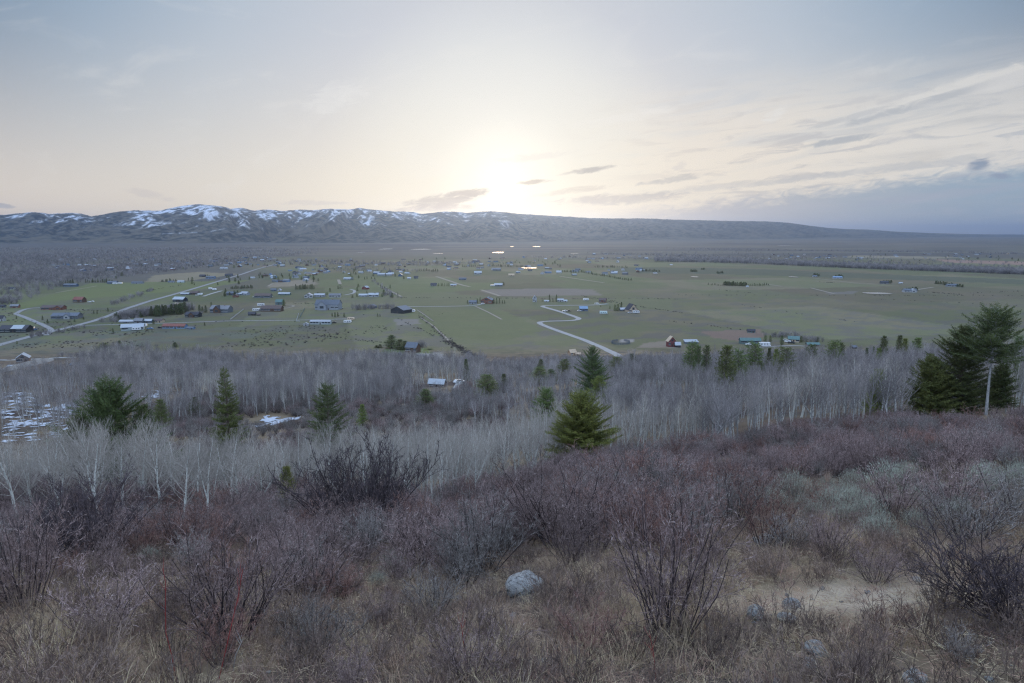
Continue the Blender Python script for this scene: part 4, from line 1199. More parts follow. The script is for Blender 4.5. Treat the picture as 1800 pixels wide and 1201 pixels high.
# ================================================================ rocks and single stems
def rock_mesh(seed, sub=4, flat=.62):
    import bmesh
    bm = bmesh.new(); bmesh.ops.create_icosphere(bm, subdivisions=sub, radius=.5)
    rng = np.random.default_rng(seed); pl = [(nrm(rng.normal(0, 1, 3)), rng.uniform(.30, .44)) for _ in range(11)]
    for v in bm.verts:
        p = np.array(v.co)
        for nn, dd in pl:
            k = p @ nn - dd
            if k > 0: p = p - nn * k * .85
        f = fbm(np.array([p[0] * 3 + seed]), np.array([p[1] * 3 + p[2] * 2.3]), seed, 4)[0] - .5
        f2 = fbm(np.array([p[0] * 11 + p[2] * 7]), np.array([p[1] * 11 - p[2] * 5]), seed + 3, 3)[0] - .5
        p = p * (1 + .22 * f + .07 * f2); v.co = (p[0], p[1] * .85, p[2] * flat * 1.35)
    me = bpy.data.meshes.new('rock'); bm.to_mesh(me); bm.free()
    me.polygons.foreach_set('use_smooth', np.ones(len(me.polygons), bool))
    return me
def mat_rock():
    m, nt, b = new_mat('lichen_granite', .95, .15); p = objpos()
    n = noise(p, 5, 6, .65); c = mixc(sm(.35, .65, n), (.19, .188, .182), (.29, .285, .27))
    c = mixc(sm(.54, .62, noise(p, 9, 5, .7)), c, (.085, .08, .078)); c = mixc(sm(.58, .66, noise(p, 3.1, 5, .7)) * .6, c, (.30, .26, .18))
    c = mixc(sm(.035, .0, S.math('ABSOLUTE', noise(p, 2.3, 4, .6, 1.5) - .5)) * .8, c, (.05, .047, .045))
    nt.links.new(c.s, b.inputs['Base Color'])
    bp = nt.nodes.new('ShaderNodeBump'); bp.inputs['Strength'].default_value = .7; bp.inputs['Distance'].default_value = .03
    nt.links.new((n + noise(p, 30, 4)).s, bp.inputs['Height']); nt.links.new(bp.outputs[0], b.inputs['Normal'])
    return m
M_ROCK = mat_rock()
litter()
RM = [rock_mesh(i) for i in (3, 8, 15)]
for me in RM: me.materials.append(M_ROCK)
for lab, x, y, w, h, k in [('large grey boulder with a cracked right side in the middle foreground', 922, 1040, 66, 50, 0), ('pale angular rock left of the straw clearing', 1328, 1086, 34, 30, 1), ('rounded rock at the left rim of the straw clearing', 1390, 1068, 32, 22, 2),
                        ('dull rock half under twigs below the straw clearing rim', 1383, 1092, 30, 20, 1), ('pale peaked rock in the lower right foreground', 1436, 1152, 42, 34, 1), ('dark rock leaning under the pale peaked rock', 1424, 1170, 26, 18, 2),
                        ('small tan stone right of the pale peaked rock', 1477, 1172, 18, 12, 2), ('pale rock cut by the bottom edge of the picture at right', 1608, 1199, 46, 30, 0), ('white flat stone among twigs left of the grey boulder', 755, 1032, 28, 16, 2),
                        ('grey stone half buried in the lower left of centre', 640, 1148, 30, 18, 0), ('smaller stone beside the half buried grey stone', 662, 1142, 14, 10, 1), ('flat pale stone slab behind the straw clearing', 1345, 950, 46, 10, 2), ('small dark stone lying on the bare straw', 1446, 1036, 9, 8, 0), ('pale flat stone at the right rim of the straw', 1612, 1022, 20, 10, 1),
                        ('stone at the bottom edge right of centre', 1365, 1203, 26, 12, 2)]:
    p = at(x, y); m = pxm(p); o = link('boulder' if w > 50 else 'rock', RM[k]); o.location = (p[0], p[1], p[2] + h * m * .20); o.scale = (w * m * 1.12, w * m * 1.12, h * m * 1.3)
    o.rotation_euler = (0, 0, RNG.uniform(-.5, .5) if w > 50 else RNG.uniform(0, 6)); tag(o, lab, 'rock')

def stem(name, label, pts, r, mat, lean=0.0):
    """a single wand: photo pixels at the foot's ground distance, standing in a plane through its foot"""
    p0 = at(*pts[0]); m = pxm(p0); P = [p0 + np.array([(x - pts[0][0]) * m, lean * i * .06, (pts[0][1] - y) * m]) for i, (x, y) in enumerate(pts)]
    P[0] = P[0] - np.array([0, 0, .15])
    c = np.mean(P, 0); c[2] = p0[2]
    g = Segs(); Q = [q - c for q in P]; g.line(Q, r, r * .45, 0); rng = np.random.default_rng(int(pts[0][0]))
    for i in range(5):
        q, e = lerp_pts(Q, rng.uniform(.45, .97)); b, _ = bend(q, side_dir(e, .6, rng), .16, 2, .3, .1, rng); g.line(b, r * .4, r * .25, 0)
    o = link(name, g.mesh(name, {0: 5}), mat); o.location = c; tag(o, label, 'stem')
M_GREYST = mat_bark('weathered_stick', (.30, .28, .27), (.42, .40, .38), (.2, .18, .17), .1)
stem('red_stem', 'thin red shrub stem bending upward at lower left', [(312, 1198), (306, 1150), (299, 1105), (302, 1060), (306, 1010), (303, 985)], .006, M_RED)
stem('red_stem', 'long red shrub stem leaning right in front of the tall spreading shrub', [(378, 1195), (400, 1140), (415, 1085), (428, 1040), (437, 1000), (440, 985)], .006, M_RED)
stem('bare_stick', 'short bleached stick at the foot of the thin red stem', [(307, 1200), (304, 1180), (305, 1160)], .008, M_GREYST)
stem('bare_stick', 'bleached stick leaning right beside the long red stem', [(405, 1180), (416, 1150), (430, 1120)], .008, M_GREYST)
stem('dry_stalk', 'pale straw stalk with a heavy tip right of the big vase shaped shrub', [(1308, 1185), (1312, 1150), (1318, 1120), (1325, 1110)], .006, M_STRAW)
stem('red_stem', 'red stem at bottom centre left of the boulder', [(820, 1195), (820, 1160), (814, 1110), (812, 1090)], .005, M_RED)
stem('red_stem', 'red stem at the bottom right of the boulder', [(1155, 1195), (1148, 1150), (1140, 1110)], .005, M_RED)
# ================================================================ building and vehicle materials
def paint(name, c, k=.8, rough=.8, spec=.25, sc=.8): return mat_noise(name, [v * k for v in c], c, sc, rough, spec, [v * .9 for v in c], .08)
WALL = dict(brown=paint('brown_boards', (.105, .065, .045)), red=paint('red_boards', (.16, .05, .05)), rust=paint('rust_red_logs', (.17, .075, .055)), black=paint('black_metal_siding', (.025, .028, .032)),
            grey=paint('grey_siding', (.26, .28, .31)), white=paint('white_siding', (.36, .37, .38)), blue=paint('blue_siding', (.14, .22, .34)), navy=paint('navy_siding', (.07, .11, .18)),
            mint=paint('pale_green_metal', (.33, .39, .39)), tan=paint('tan_siding', (.42, .33, .24)), log=paint('honey_logs', (.38, .24, .13)), slate=paint('slate_siding', (.12, .135, .155)), teal=paint('teal_siding', (.09, .15, .15)), wood=paint('weathered_wood', (.19, .155, .135)))
ROOF = dict(dark=paint('dark_shingle', (.055, .055, .065), .8, .9), grey=paint('grey_shingle', (.17, .175, .19), .8, .9), brown=paint('brown_shingle', (.11, .085, .08), .8, .9), metal=paint('light_metal_roof', (.30, .33, .36), .85, .5, .4),
            white=paint('white_metal_roof', (.32, .34, .37), .85, .6, .3), teal=paint('green_metal_roof', (.085, .15, .145), .8, .6, .3), rust=paint('rusty_red_roof', (.20, .085, .07), .75, .8), blue=paint('blue_metal_roof', (.14, .22, .33), .8, .45, .5), tan=paint('tan_roof', (.45, .35, .25), .8, .8), slate=paint('slate_blue_roof', (.11, .125, .15), .8, .8))
M_GLASS = mat_noise('window_glass', (.03, .04, .05), (.05, .06, .075), .5, .12, .6)
M_TRIM = paint('white_trim', (.70, .70, .68)); M_DOOR = paint('dark_door', (.07, .05, .045)); M_TYRE = paint('tyre_rubber', (.025, .025, .025)); M_BRICK = paint('brick_chimney', (.20, .11, .085))
VEH = dict(white=paint('white_vehicle_paint', (.58, .59, .60), .95, .35, .5), black=paint('black_vehicle_paint', (.03, .03, .035), .9, .3, .5), blue=paint('blue_vehicle_paint', (.10, .17, .30), .9, .3, .5), silver=paint('silver_vehicle_paint', (.42, .44, .46), .9, .3, .5), tan=paint('tan_vehicle_paint', (.5, .38, .27), .9, .4, .5), green=paint('pale_green_van_paint', (.48, .60, .60), .95, .35, .5))

class MB:
    def __init__(self): self.v = []; self.f = []
    def poly(self, pts, faces):
        o = len(self.v); self.v += [tuple(p) for p in pts]; self.f += [tuple(i + o for i in f) for f in faces]
    def box(self, x0, x1, y0, y1, z0, z1):
        self.poly([(x, y, z) for z in (z0, z1) for y in (y0, y1) for x in (x0, x1)], [(0, 2, 3, 1), (4, 5, 7, 6), (0, 1, 5, 4), (2, 6, 7, 3), (0, 4, 6, 2), (1, 3, 7, 5)])
    def prism(self, a, b, prof):
        """profile in (u,z) extruded between two (axis) stations; a,b are functions u,z->point"""
        n = len(prof); P = [a(u, z) for u, z in prof] + [b(u, z) for u, z in prof]
        self.poly(P, [tuple(range(n))[::-1], tuple(range(n, 2 * n))] + [(i, (i + 1) % n, n + (i + 1) % n, n + i) for i in range(n)])
    def mesh(self, name):
        me = bpy.data.meshes.new(name); me.from_pydata(self.v, [], self.f); me.update(); return me
    def build(self, name, mat, parent=None): return link(name, self.mesh(name), mat, parent)

def gable(mbw, mbr, x0, x1, y0, y1, hw, hr, ridge_x=True, over=.45, th=.22, z0=-.3):
    """walls with gable ends into mbw; two roof slabs into mbr"""
    if ridge_x:
        c = (y0 + y1) / 2; prof = [(y0, z0), (y1, z0), (y1, hw), (c, hr), (y0, hw)]
        mbw.prism(lambda u, z: (x0, u, z), lambda u, z: (x1, u, z), prof)
        s = (hr - hw) / (c - y0)
        for sg in (-1, 1):
            e = (y0 if sg < 0 else y1) + sg * over; ze = hw - s * over
            mbr.prism(lambda u, z: (x0 - over, u, z), lambda u, z: (x1 + over, u, z), [(c, hr + .03), (e, ze + .03), (e, ze + .03 + th), (c, hr + .03 + th)])
    else:
        c = (x0 + x1) / 2; prof = [(x0, z0), (x1, z0), (x1, hw), (c, hr), (x0, hw)]
        mbw.prism(lambda u, z: (u, y0, z), lambda u, z: (u, y1, z), prof)
        s = (hr - hw) / (c - x0)
        for sg in (-1, 1):
            e = (x0 if sg < 0 else x1) + sg * over; ze = hw - s * over
            mbr.prism(lambda u, z: (u, y0 - over, z), lambda u, z: (u, y1 + over, z), [(c, hr + .03), (e, ze + .03), (e, ze + .03 + th), (c, hr + .03 + th)])

BSPOT = []
def house(label, px, py, wpx, hpx, wall, roof, style='x', yaw=0.0, dep=.6, win=3, door=True, chim=False, wing=None, garage=0, name='house', cat='house', eave=.55, group=None, patch=None):
    p = at(px, py); m = pxm(p); w = wpx * m; h = hpx * m; d = max(w * dep, 3.0) if style == 'x' else w * dep
    o = empty(name, p, radians(yaw)); tag(o, label, cat, group); BSPOT.append((p[0], p[1], w * .6))
    hw = h * eave; hr = h; W = MB(); R = MB()
    o.location = (p[0] , p[1] + d * .5 * cos(radians(yaw)), p[2])
    x0, x1, y0, y1 = -w / 2, w / 2, -d / 2, d / 2
    if style in ('x', 'y'): gable(W, R, x0, x1, y0, y1, hw, hr, style == 'x')
    elif style == 'shed':
        W.prism(lambda u, z: (x0, u, z), lambda u, z: (x1, u, z), [(y0, -.3), (y1, -.3), (y1, hr), (y0, hw)])
        R.prism(lambda u, z: (x0 - .4, u, z), lambda u, z: (x1 + .4, u, z), [(y0 - .4, hw + .0), (y1 + .4, hr + .05), (y1 + .4, hr + .3), (y0 - .4, hw + .25)])
    wl = W.build('wall', WALL[wall], o); rf = R.build('roof', ROOF[roof], o)
    if wing:                       # a cross gable facing the viewer: (x position -1..1, width share, height share, wall, roof)
        wx, ws, hs, ww, wr = wing; W2 = MB(); R2 = MB(); c = wx * w / 2; a = ws * w / 2
        gable(W2, R2, c - a, c + a, y0 - d * .22, y0 + d * .45, hw * min(1.0, hs), hr * hs, False)
        W2.build('front_gable', WALL[ww], o); R2.build('gable_roof', ROOF[wr], o)
        g = MB(); q = hw * .45; g.box(c - a * .45, c + a * .45, y0 - d * .22 - .06, y0 - d * .22 + .02, q * .7, q * 1.75); g.build('window', M_GLASS, o)
    nw = win
    zb = hw * .38; zt = min(hw * .86, zb + 1.6); slots = nw + (1 if door else 0) + garage
    for i in range(slots):
        cx = x0 + w * (i + .5) / max(1, slots); ww_ = w / max(1, slots) * .42
        if wing and abs(cx - wing[0] * w / 2) < wing[1] * w * .5 + ww_ * .6: continue
        if garage and i < garage:
            b = MB(); b.box(cx - ww_ * .9, cx + ww_ * .9, y0 - .05, y0 + .02, .05, hw * .8); b.build('garage_door', M_TRIM, o); continue
        if door and i == slots // 2:
            b = MB(); b.box(cx - min(.6, ww_ * .6), cx + min(.6, ww_ * .6), y0 - .06, y0 + .02, 0.0, min(2.2, hw * .85)); b.build('door', M_DOOR, o); continue
        b = MB(); b.box(cx - ww_, cx + ww_, y0 - .05, y0 + .02, zb, zt); f = b.build('window', M_GLASS, o)
        b = MB(); b.box(cx - ww_ - .12, cx + ww_ + .12, y0 - .09, y0 - .055, zb - .16, zb - .02); b.box(cx - ww_ - .12, cx + ww_ + .12, y0 - .09, y0 - .055, zt + .02, zt + .14)
        b.build('frame', M_TRIM, f)
    if style == 'y' and h > 4:
        b = MB(); b.box(-w * .12, w * .12, y0 - .05, y0 + .02, hw * 1.02, hw * 1.02 + (hr - hw) * .42); b.build('window', M_GLASS, o)
    if chim:
        b = MB(); b.box(w * .18, w * .18 + .9, -.4, .5, hw, hr + .9); b.build('chimney', M_BRICK, rf)
    if patch:                      # a paler roof panel: (from, to as share of width, roof kind)
        b = MB(); c = 0; s = (hr - hw) / (d / 2)
        if style == 'x':
            b.prism(lambda u, z: (x0 + w * patch[0], u, z), lambda u, z: (x0 + w * patch[1], u, z), [(-.2, hr + .30 - .2 * s), (y0 - .4, hw - .4 * s + .30), (y0 - .4, hw - .4 * s + .34), (-.2, hr + .34 - .2 * s)])
        else:
            s = (hr - hw) / (w / 2); k0, k1 = sorted((patch[0], patch[1])); e = x0 - .4
            b.prism(lambda u, z: (u, y0 + d * k0, z), lambda u, z: (u, y0 + d * k1, z), [(-.2, hr + .30 - .2 * s), (e, hw - .4 * s + .30), (e, hw - .4 * s + .34), (-.2, hr + .34 - .2 * s)])
        b.build('roof_panel', ROOF[patch[2]], rf)
    return o

def vehicle_meshes(kind):
    B = MB(); G = MB(); wh = []
    if kind == 'car':
        B.prism(lambda u, z: (u, -.9, z), lambda u, z: (u, .9, z), [(-2.2, .45), (2.2, .45), (2.25, .9), (1.2, 1.0), (.7, 1.5), (-1.3, 1.52), (-1.9, 1.0), (-2.2, .95)])
        G.prism(lambda u, z: (u, -.93, z), lambda u, z: (u, .93, z), [(-1.5, 1.04), (.95, 1.04), (.62, 1.42), (-1.2, 1.42)]); wh = [(-1.35, .33), (1.35, .33)]
    elif kind == 'truck':
        B.prism(lambda u, z: (u, -.95, z), lambda u, z: (u, .95, z), [(-2.8, .5), (2.8, .5), (2.8, 1.1), (1.6, 1.2), (1.1, 1.85), (-.4, 1.85), (-.5, 1.2), (-2.8, 1.2)])
        G.prism(lambda u, z: (u, -.98, z), lambda u, z: (u, .98, z), [(-.25, 1.25), (1.35, 1.25), (1.02, 1.72), (-.25, 1.72)]); wh = [(-1.8, .4), (1.8, .4)]
    elif kind == 'trailer':
        B.prism(lambda u, z: (u, -1.2, z), lambda u, z: (u, 1.2, z), [(-3.6, .6), (3.3, .6), (3.8, 1.4), (3.4, 2.75), (3.1, 2.9), (-3.4, 2.9), (-3.6, 2.7)])
        for x in (-2.2, .2, 2.0): G.box(x - .5, x + .5, -1.24, 1.24, 1.5, 2.2)
        wh = [(-.5, .36), (.4, .36)]
    else:  # motorhome
        B.prism(lambda u, z: (u, -1.25, z), lambda u, z: (u, 1.25, z), [(-4.2, .6), (4.2, .6), (4.2, 1.3), (3.5, 1.6), (3.2, 2.2), (3.9, 2.4), (3.7, 3.1), (-4.2, 3.1)])
        for x in (-2.6, -.4, 1.6): G.box(x - .6, x + .6, -1.29, 1.29, 1.6, 2.3)
        wh = [(-2.6, .42), (2.7, .42)]
    Wm = []
    for x, r in wh:
        T, F = tubes(np.array([[x, -1.0, r]]), np.array([[x, -.72, r]]), [r], [r], 12)
        W2 = MB(); n = 12
        for y0 in (-1.0, .72):
            P = [(x + r * cos(t), y0, r + r * sin(t)) for t in np.arange(n) * 2 * pi / n] + [(x + r * cos(t), y0 + .28, r + r * sin(t)) for t in np.arange(n) * 2 * pi / n]
            W3 = MB(); W3.poly(P, [tuple(range(n))[::-1], tuple(range(n, 2 * n))] + [(i, (i + 1) % n, n + (i + 1) % n, n + i) for i in range(n)]); Wm.append(W3.mesh('wheel'))
    for w in Wm: w.materials.append(M_TYRE)
    g = G.mesh('window'); g.materials.append(M_GLASS)
    return B, g, Wm
VM = {}
def vehicle(label, px, py, kind, color, yaw=0.0, s=1.0):
    if kind not in VM: VM[kind] = vehicle_meshes(kind)
    B, g, Wm = VM[kind]
    if (kind, color) not in VM:
        me = B.mesh('body'); me.materials.append(VEH[color]); VM[(kind, color)] = me
    p = at(px, py); o = empty({'car': 'parked_car', 'truck': 'pickup_truck', 'trailer': 'travel_trailer', 'motorhome': 'motorhome'}[kind], p, radians(yaw)); o.scale = (s, s, s)
    link('body', VM[(kind, color)], None, o); link('window', g, None, o)
    for w in Wm: link('wheel', w, None, o)
    tag(o, label, {'car': 'car', 'truck': 'truck', 'trailer': 'trailer', 'motorhome': 'motorhome'}[kind]); BSPOT.append((p[0], p[1], 4))

# ================================================================ buildings one can tell apart
house('long black barn with a light grey roof panel at the left edge', 22, 585, 46, 12, 'black', 'dark', 'x', 4, .45, win=4, patch=(.42, .85, 'metal'), name='barn', cat='barn')
house('white walled house with black roof cut by the left picture edge', 1, 565, 9, 10, 'white', 'dark', 'x', 0, .8, win=1)
house('small brown two storey cabin alone in the left meadow', 137, 532, 18, 9.5, 'brown', 'rust', 'x', -8, .6, win=3)
house('long rust red ranch house with two gables in the left meadow', 90, 545, 36, 7.5, 'rust', 'brown', 'x', 4, .4, win=4, wing=(.66, .3, 1.0, 'rust', 'brown'))
house('grey roofed house with a white front gable behind green bushes', 112, 561, 44, 10, 'slate', 'slate', 'x', 6, .45, win=4, wing=(.25, .2, .95, 'white', 'slate'))
house('little brown house at the end of the forked gravel lane', 24, 541.5, 13, 6, 'rust', 'grey', 'x', 12, .6, win=2)
house('low dark cottage at the very left behind the forked lane', 2, 541, 10, 5, 'slate', 'dark', 'x', 0, .6, win=1)
house('grey wooden cabin with steep bright roof by the lower left lane', 35, 638, 19, 15, 'wood', 'metal', 'y', 28, 1.1, win=1, name='cabin', cat='cabin')
house('pale tan low shed roof below the grey wooden cabin', 22, 649, 19, 6, 'tan', 'white', 'x', 0, .5, win=0, door=False, name='shed', cat='shed')
house('low brown roofed shed among bare trees right of the blue pond', 160, 652, 28, 7, 'wood', 'brown', 'x', 5, .5, win=1, name='shed', cat='shed')
house('blue grey cottage half hidden in bare trees near the lower left lane', 133, 645, 20, 6, 'grey', 'slate', 'x', -5, .5, win=2)
house('pale green metal workshop with a white roof', 229, 581, 35, 10.5, 'mint', 'metal', 'x', 22, .55, win=2, name='workshop', cat='workshop')
house('long blue house with rusty red roof right of the pale green workshop', 305, 578, 40, 8, 'blue', 'rust', 'x', -3, .3, win=5)
house('small blue outbuilding off the right end of the long blue house', 334, 579, 12, 4, 'blue', 'slate', 'x', -5, .6, win=1, name='shed', cat='shed')
house('long low greenhouse like shed with pale roof above the pale green workshop', 222, 568, 25, 5, 'slate', 'white', 'x', 2, .35, win=2, name='shed', cat='shed')
house('dark grey house right of the long pale roofed shed', 242, 568.5, 14, 8, 'slate', 'grey', 'x', 5, .7, win=2)
house('small house with bluish white roof third along the lane', 258, 567.5, 15, 6, 'navy', 'metal', 'x', 4, .6, win=2)
house('tan A roofed outbuilding last along the lane', 278, 567, 15, 6, 'tan', 'brown', 'x', -10, .6, win=1, name='shed', cat='shed')
house('black timber cabin alone below the dark lodge', 337, 558, 24, 9, 'black', 'dark', 'x', -6, .55, win=3, wing=(.1, .34, 1.0, 'brown', 'dark'), name='cabin', cat='cabin')
house('big dark lodge with steep front gable right of the spruce row', 386, 550, 34, 12, 'slate', 'grey', 'x', -8, .5, win=4, wing=(-.15, .34, 1.05, 'brown', 'dark'), chim=True)
house('black walled house with light teal roof left of the main road bend', 314, 531, 21, 8.5, 'black', 'metal', 'x', -12, .6, win=2)
house('tan roofed outbuilding below the teal roofed house', 311, 537.5, 11, 4.5, 'wood', 'tan', 'x', -30, .6, win=0, name='shed', cat='shed')
house('grey roofed shed along the main road', 324, 519, 14, 4, 'slate', 'metal', 'x', 5, .6, win=1, name='shed', cat='shed')
house('dark red brown cottage along the main road with white cars in front', 341, 518, 14, 5.5, 'brown', 'brown', 'x', -4, .6, win=2)
house('grey brown rectangular barn in the middle left valley', 461, 524, 28, 7.5, 'slate', 'brown', 'x', 0, .4, win=4, name='barn', cat='barn')
house('long brown ranch house with white vehicles at its left end', 476, 548, 36, 10, 'brown', 'brown', 'x', -3, .4, win=5, chim=True)
house('green roofed square house behind the long brown ranch house', 490, 536, 12, 9, 'teal', 'teal', 'x', 0, .9, win=2)
house('small black barn with open front below the long brown ranch house', 442, 555, 12, 6, 'black', 'dark', 'x', 3, .6, win=1, name='barn', cat='barn')
house('tiny black lean-to beside the small black barn', 454, 555, 6, 3, 'black', 'brown', 'shed', 3, .6, win=0, door=False, name='shed', cat='shed')
house('large grey two storey house with stepped roofs', 575, 545, 42, 17, 'grey', 'slate', 'x', -4, .5, win=5, wing=(-.35, .36, .92, 'grey', 'slate'), chim=True)
house('white gabled cottage above the large grey house, first of three pale houses', 541, 524, 13, 8, 'white', 'white', 'y', 8, 1.0, win=2)
house('long pale house above the large grey house, second of three', 561, 522, 18, 5.5, 'grey', 'white', 'x', 0, .5, win=3)
house('blue grey house with white front, third of the three pale houses', 588, 523, 20, 6.5, 'white', 'grey', 'x', 5, .5, win=3)
house('long white mobile home below the large grey house', 563, 570.5, 36, 7, 'mint', 'white', 'x', -2, .22, win=6, eave=.72)
house('small white shed left of the long white mobile home', 537, 573, 9, 5, 'white', 'white', 'y', 10, .8, win=0, name='shed', cat='shed')
house('low teal and white house above the grey brown barn', 499, 519, 20, 4.5, 'teal', 'metal', 'x', 0, .4, win=3)
house('small blue gabled house left of a white shed in the middle left valley', 480, 512, 9, 4.5, 'navy', 'slate', 'x', 8, .8, win=1)
house('small white shed right of the blue gabled house', 491, 512, 6, 4, 'white', 'white', 'y', 0, .8, win=0, name='shed', cat='shed')
house('dark blue farm building at the left of the farmstead by the lane', 405, 519, 14, 6, 'navy', 'slate', 'x', 0, .6, win=2, name='farm_building', cat='farm building')
house('red brown barn in the farmstead by the lane', 413, 523, 8, 5, 'rust', 'brown', 'y', 0, 1.0, win=0, name='barn', cat='barn')
house('long white roofed shed slanting across the farmstead by the lane', 430, 519, 16, 6, 'grey', 'white', 'x', -28, .45, win=1, name='shed', cat='shed')
house('pale blue outbuilding in the middle of the farmstead by the lane', 420, 519, 9, 4, 'blue', 'metal', 'x', 0, .6, win=1, name='shed', cat='shed')
house('black barn with a white roof panel beside the fence line', 704, 551, 28, 12, 'black', 'grey', 'y', -28, .9, win=0, patch=(.05, .55, 'white'), eave=.5, name='barn', cat='barn')
house('dark gabled house between olive bushes and bare trees', 653, 542, 13, 6, 'navy', 'slate', 'y', -6, 1.0, win=1)
house('left one of two pale blue houses above the olive bushes', 638, 522, 15, 5, 'grey', 'metal', 'x', 3, .5, win=2)
house('right one of two pale blue houses above the olive bushes', 656, 522, 17, 6.5, 'grey', 'metal', 'x', 8, .5, win=2)
house('small red barn with a bright white roof slope', 642, 509, 9, 6, 'red', 'white', 'y', -22, 1.0, win=0, name='barn', cat='barn')
house('very long white roofed arena building beyond the small red barn', 676, 484.5, 25, 4, 'grey', 'white', 'x', 0, .3, win=0, door=False, name='barn', cat='barn')
house('brown timber house with blue grey roof beside two blue spruces', 725, 620, 22, 17, 'brown', 'slate', 'x', -24, .7, win=3)
house('small dark garden shed left below the brown timber house', 701, 628, 9, 7.5, 'black', 'slate', 'y', 0, .8, win=0, name='shed', cat='shed')
house('low flat grey garage right below the brown timber house', 737, 629.5, 21, 5, 'slate', 'grey', 'x', -3, .35, win=0, garage=2, door=False, name='garage', cat='garage', eave=.7)
house('dark farmhouse at the left end of the small poplar row', 762, 503, 10, 5, 'slate', 'dark', 'x', 0, .7, win=2)
house('pale shed at the right end of the small poplar row', 797, 503.5, 10, 4, 'tan', 'metal', 'x', 0, .5, win=1, name='shed', cat='shed')
house('red brown gabled house with grey roof and conifers on both sides', 857, 534, 20, 11, 'rust', 'grey', 'y', -14, .9, win=2, chim=True)
house('small blue grey house left of the red brown gabled house', 831, 535, 13, 6.5, 'grey', 'slate', 'x', -4, .7, win=2)
house('long white roofed hay shed in the middle of the valley', 876, 503.5, 14, 5, 'slate', 'white', 'x', 0, .45, win=0, name='shed', cat='shed')
house('white tower like house with blue roof at the end of a dark lane', 940, 531, 7, 11, 'white', 'blue', 'y', 0, 1.0, win=1)
house('white cottage right of the three dark spruces', 985, 530.5, 11, 5, 'white', 'white', 'x', 0, .6, win=2)
house('white garage at the right end by the three dark spruces', 994, 531, 6, 3.5, 'white', 'metal', 'x', 0, .7, win=0, name='garage', cat='garage')
house('low white shed left of the three dark spruces', 961, 531, 8, 3, 'white', 'white', 'x', 0, .5, win=0, name='shed', cat='shed')
house('dark red cabin above the winding gravel road', 1060, 532, 12, 7.5, 'rust', 'brown', 'x', -18, .7, win=2, name='cabin', cat='cabin')
house('square blue house inside the loop of the winding road', 1026, 547, 14, 8, 'navy', 'blue', 'x', 2, .7, win=2)
house('tan fronted A-frame house with dark roof right of the spruce', 1111, 549, 17, 14, 'tan', 'dark', 'y', 16, 1.0, win=2, eave=.3)
house('low white roofed shed left of the A-frame house', 1096, 547, 12, 5.5, 'slate', 'white', 'x', 10, .6, win=0, name='shed', cat='shed')
house('tall red house with pale roof standing alone at the wood edge', 1181, 610, 14, 18, 'red', 'tan', 'y', 6, .9, win=2, eave=.55)
house('black annex with small white roof behind the tall red house', 1192, 611, 9, 9, 'black', 'white', 'x', 0, .7, win=0, name='annex', cat='outbuilding')
house('honey log cabin with bright roof just above the wood, left of the dark tall fir', 1006, 625, 12, 10, 'log', 'tan', 'x', 30, .7, win=1, name='cabin', cat='cabin')
house('low log annex right of the honey log cabin', 1016, 625, 9, 4.5, 'log', 'tan', 'x', -10, .6, win=0, name='annex', cat='outbuilding')
house('dark green shed alone above the brown corral ground', 1321, 585, 13, 6, 'teal', 'dark', 'x', -8, .4, win=1, name='shed', cat='shed')
house('long green roofed barn behind the aspens, trucks in front', 1320, 605, 35, 10, 'teal', 'teal', 'x', -2, .35, win=2, eave=.6, name='barn', cat='barn')
house('green roofed gabled house right of the parked cars', 1397, 602, 18, 10, 'tan', 'teal', 'x', -18, .7, win=2)
house('low green roof seen over the trees right of the gabled house', 1430, 609, 21, 6, 'wood', 'teal', 'x', 0, .4, win=1, name='shed', cat='shed')
house('dark low shed with white roof edge behind the pale wide pine', 1216, 605, 23, 6, 'slate', 'white', 'shed', 0, .5, win=0, door=False, name='shed', cat='shed')
house('small black hut in the aspen tops left of the skyline firs', 1502, 613, 9, 5, 'black', 'slate', 'x', 20, .7, win=0, name='hut', cat='hut')
house('white farmhouse with blue wings among dark trees near the bright pond', 1601, 514, 22, 6, 'white', 'slate', 'x', 0, .4, win=4, wing=(.4, .3, 1.1, 'white', 'white'))
house('long blue grey barn in the dark shelterbelt at far right', 1675, 504, 19, 4.5, 'grey', 'slate', 'x', 0, .35, win=2, name='barn', cat='barn')
house('small white hut between two ranches in the right hand fields', 1584, 499, 6, 2.6, 'white', 'white', 'x', 0, .7, win=0, name='hut', cat='hut')
house('dark ranch house hidden in a compact clump of trees above the bright pond', 1556, 499, 13, 4.5, 'slate', 'dark', 'x', 0, .5, win=2)
house('low blue white ranch house under a dark clump on the far field', 1473, 490, 16, 4, 'white', 'blue', 'x', 0, .4, win=2)
house('small house in front of a dark square clump on the far field', 1433, 487, 7, 3, 'white', 'slate', 'x', 0, .6, win=1)
house('white shed at the lower edge of the dense conifer belt', 1314, 505, 4, 2.4, 'white', 'white', 'x', 0, .8, win=0, name='shed', cat='shed')
house('white blue roofed house in the middle of the far valley', 840, 482.5, 13, 5.5, 'white', 'metal', 'x', 5, .6, win=2)
house('low dark blue shed below the white blue roofed house', 813, 492, 13, 3.5, 'navy', 'slate', 'x', 0, .5, win=1, name='shed', cat='shed')
house('small white house on the left of a far pair of houses', 719, 491, 6, 3.5, 'white', 'white', 'x', 0, .7, win=0)
house('dark house with trees on the right of a far pair of houses', 731, 490, 7, 4.5, 'slate', 'dark', 'x', 0, .7, win=0)
house('pale blue long house right of the orange bush', 612, 492, 16, 4, 'grey', 'metal', 'x', 0, .4, win=2)
house('tan shed on the far field in the centre', 899, 485, 10, 3.5, 'tan', 'tan', 'x', 0, .5, win=0, name='shed', cat='shed')
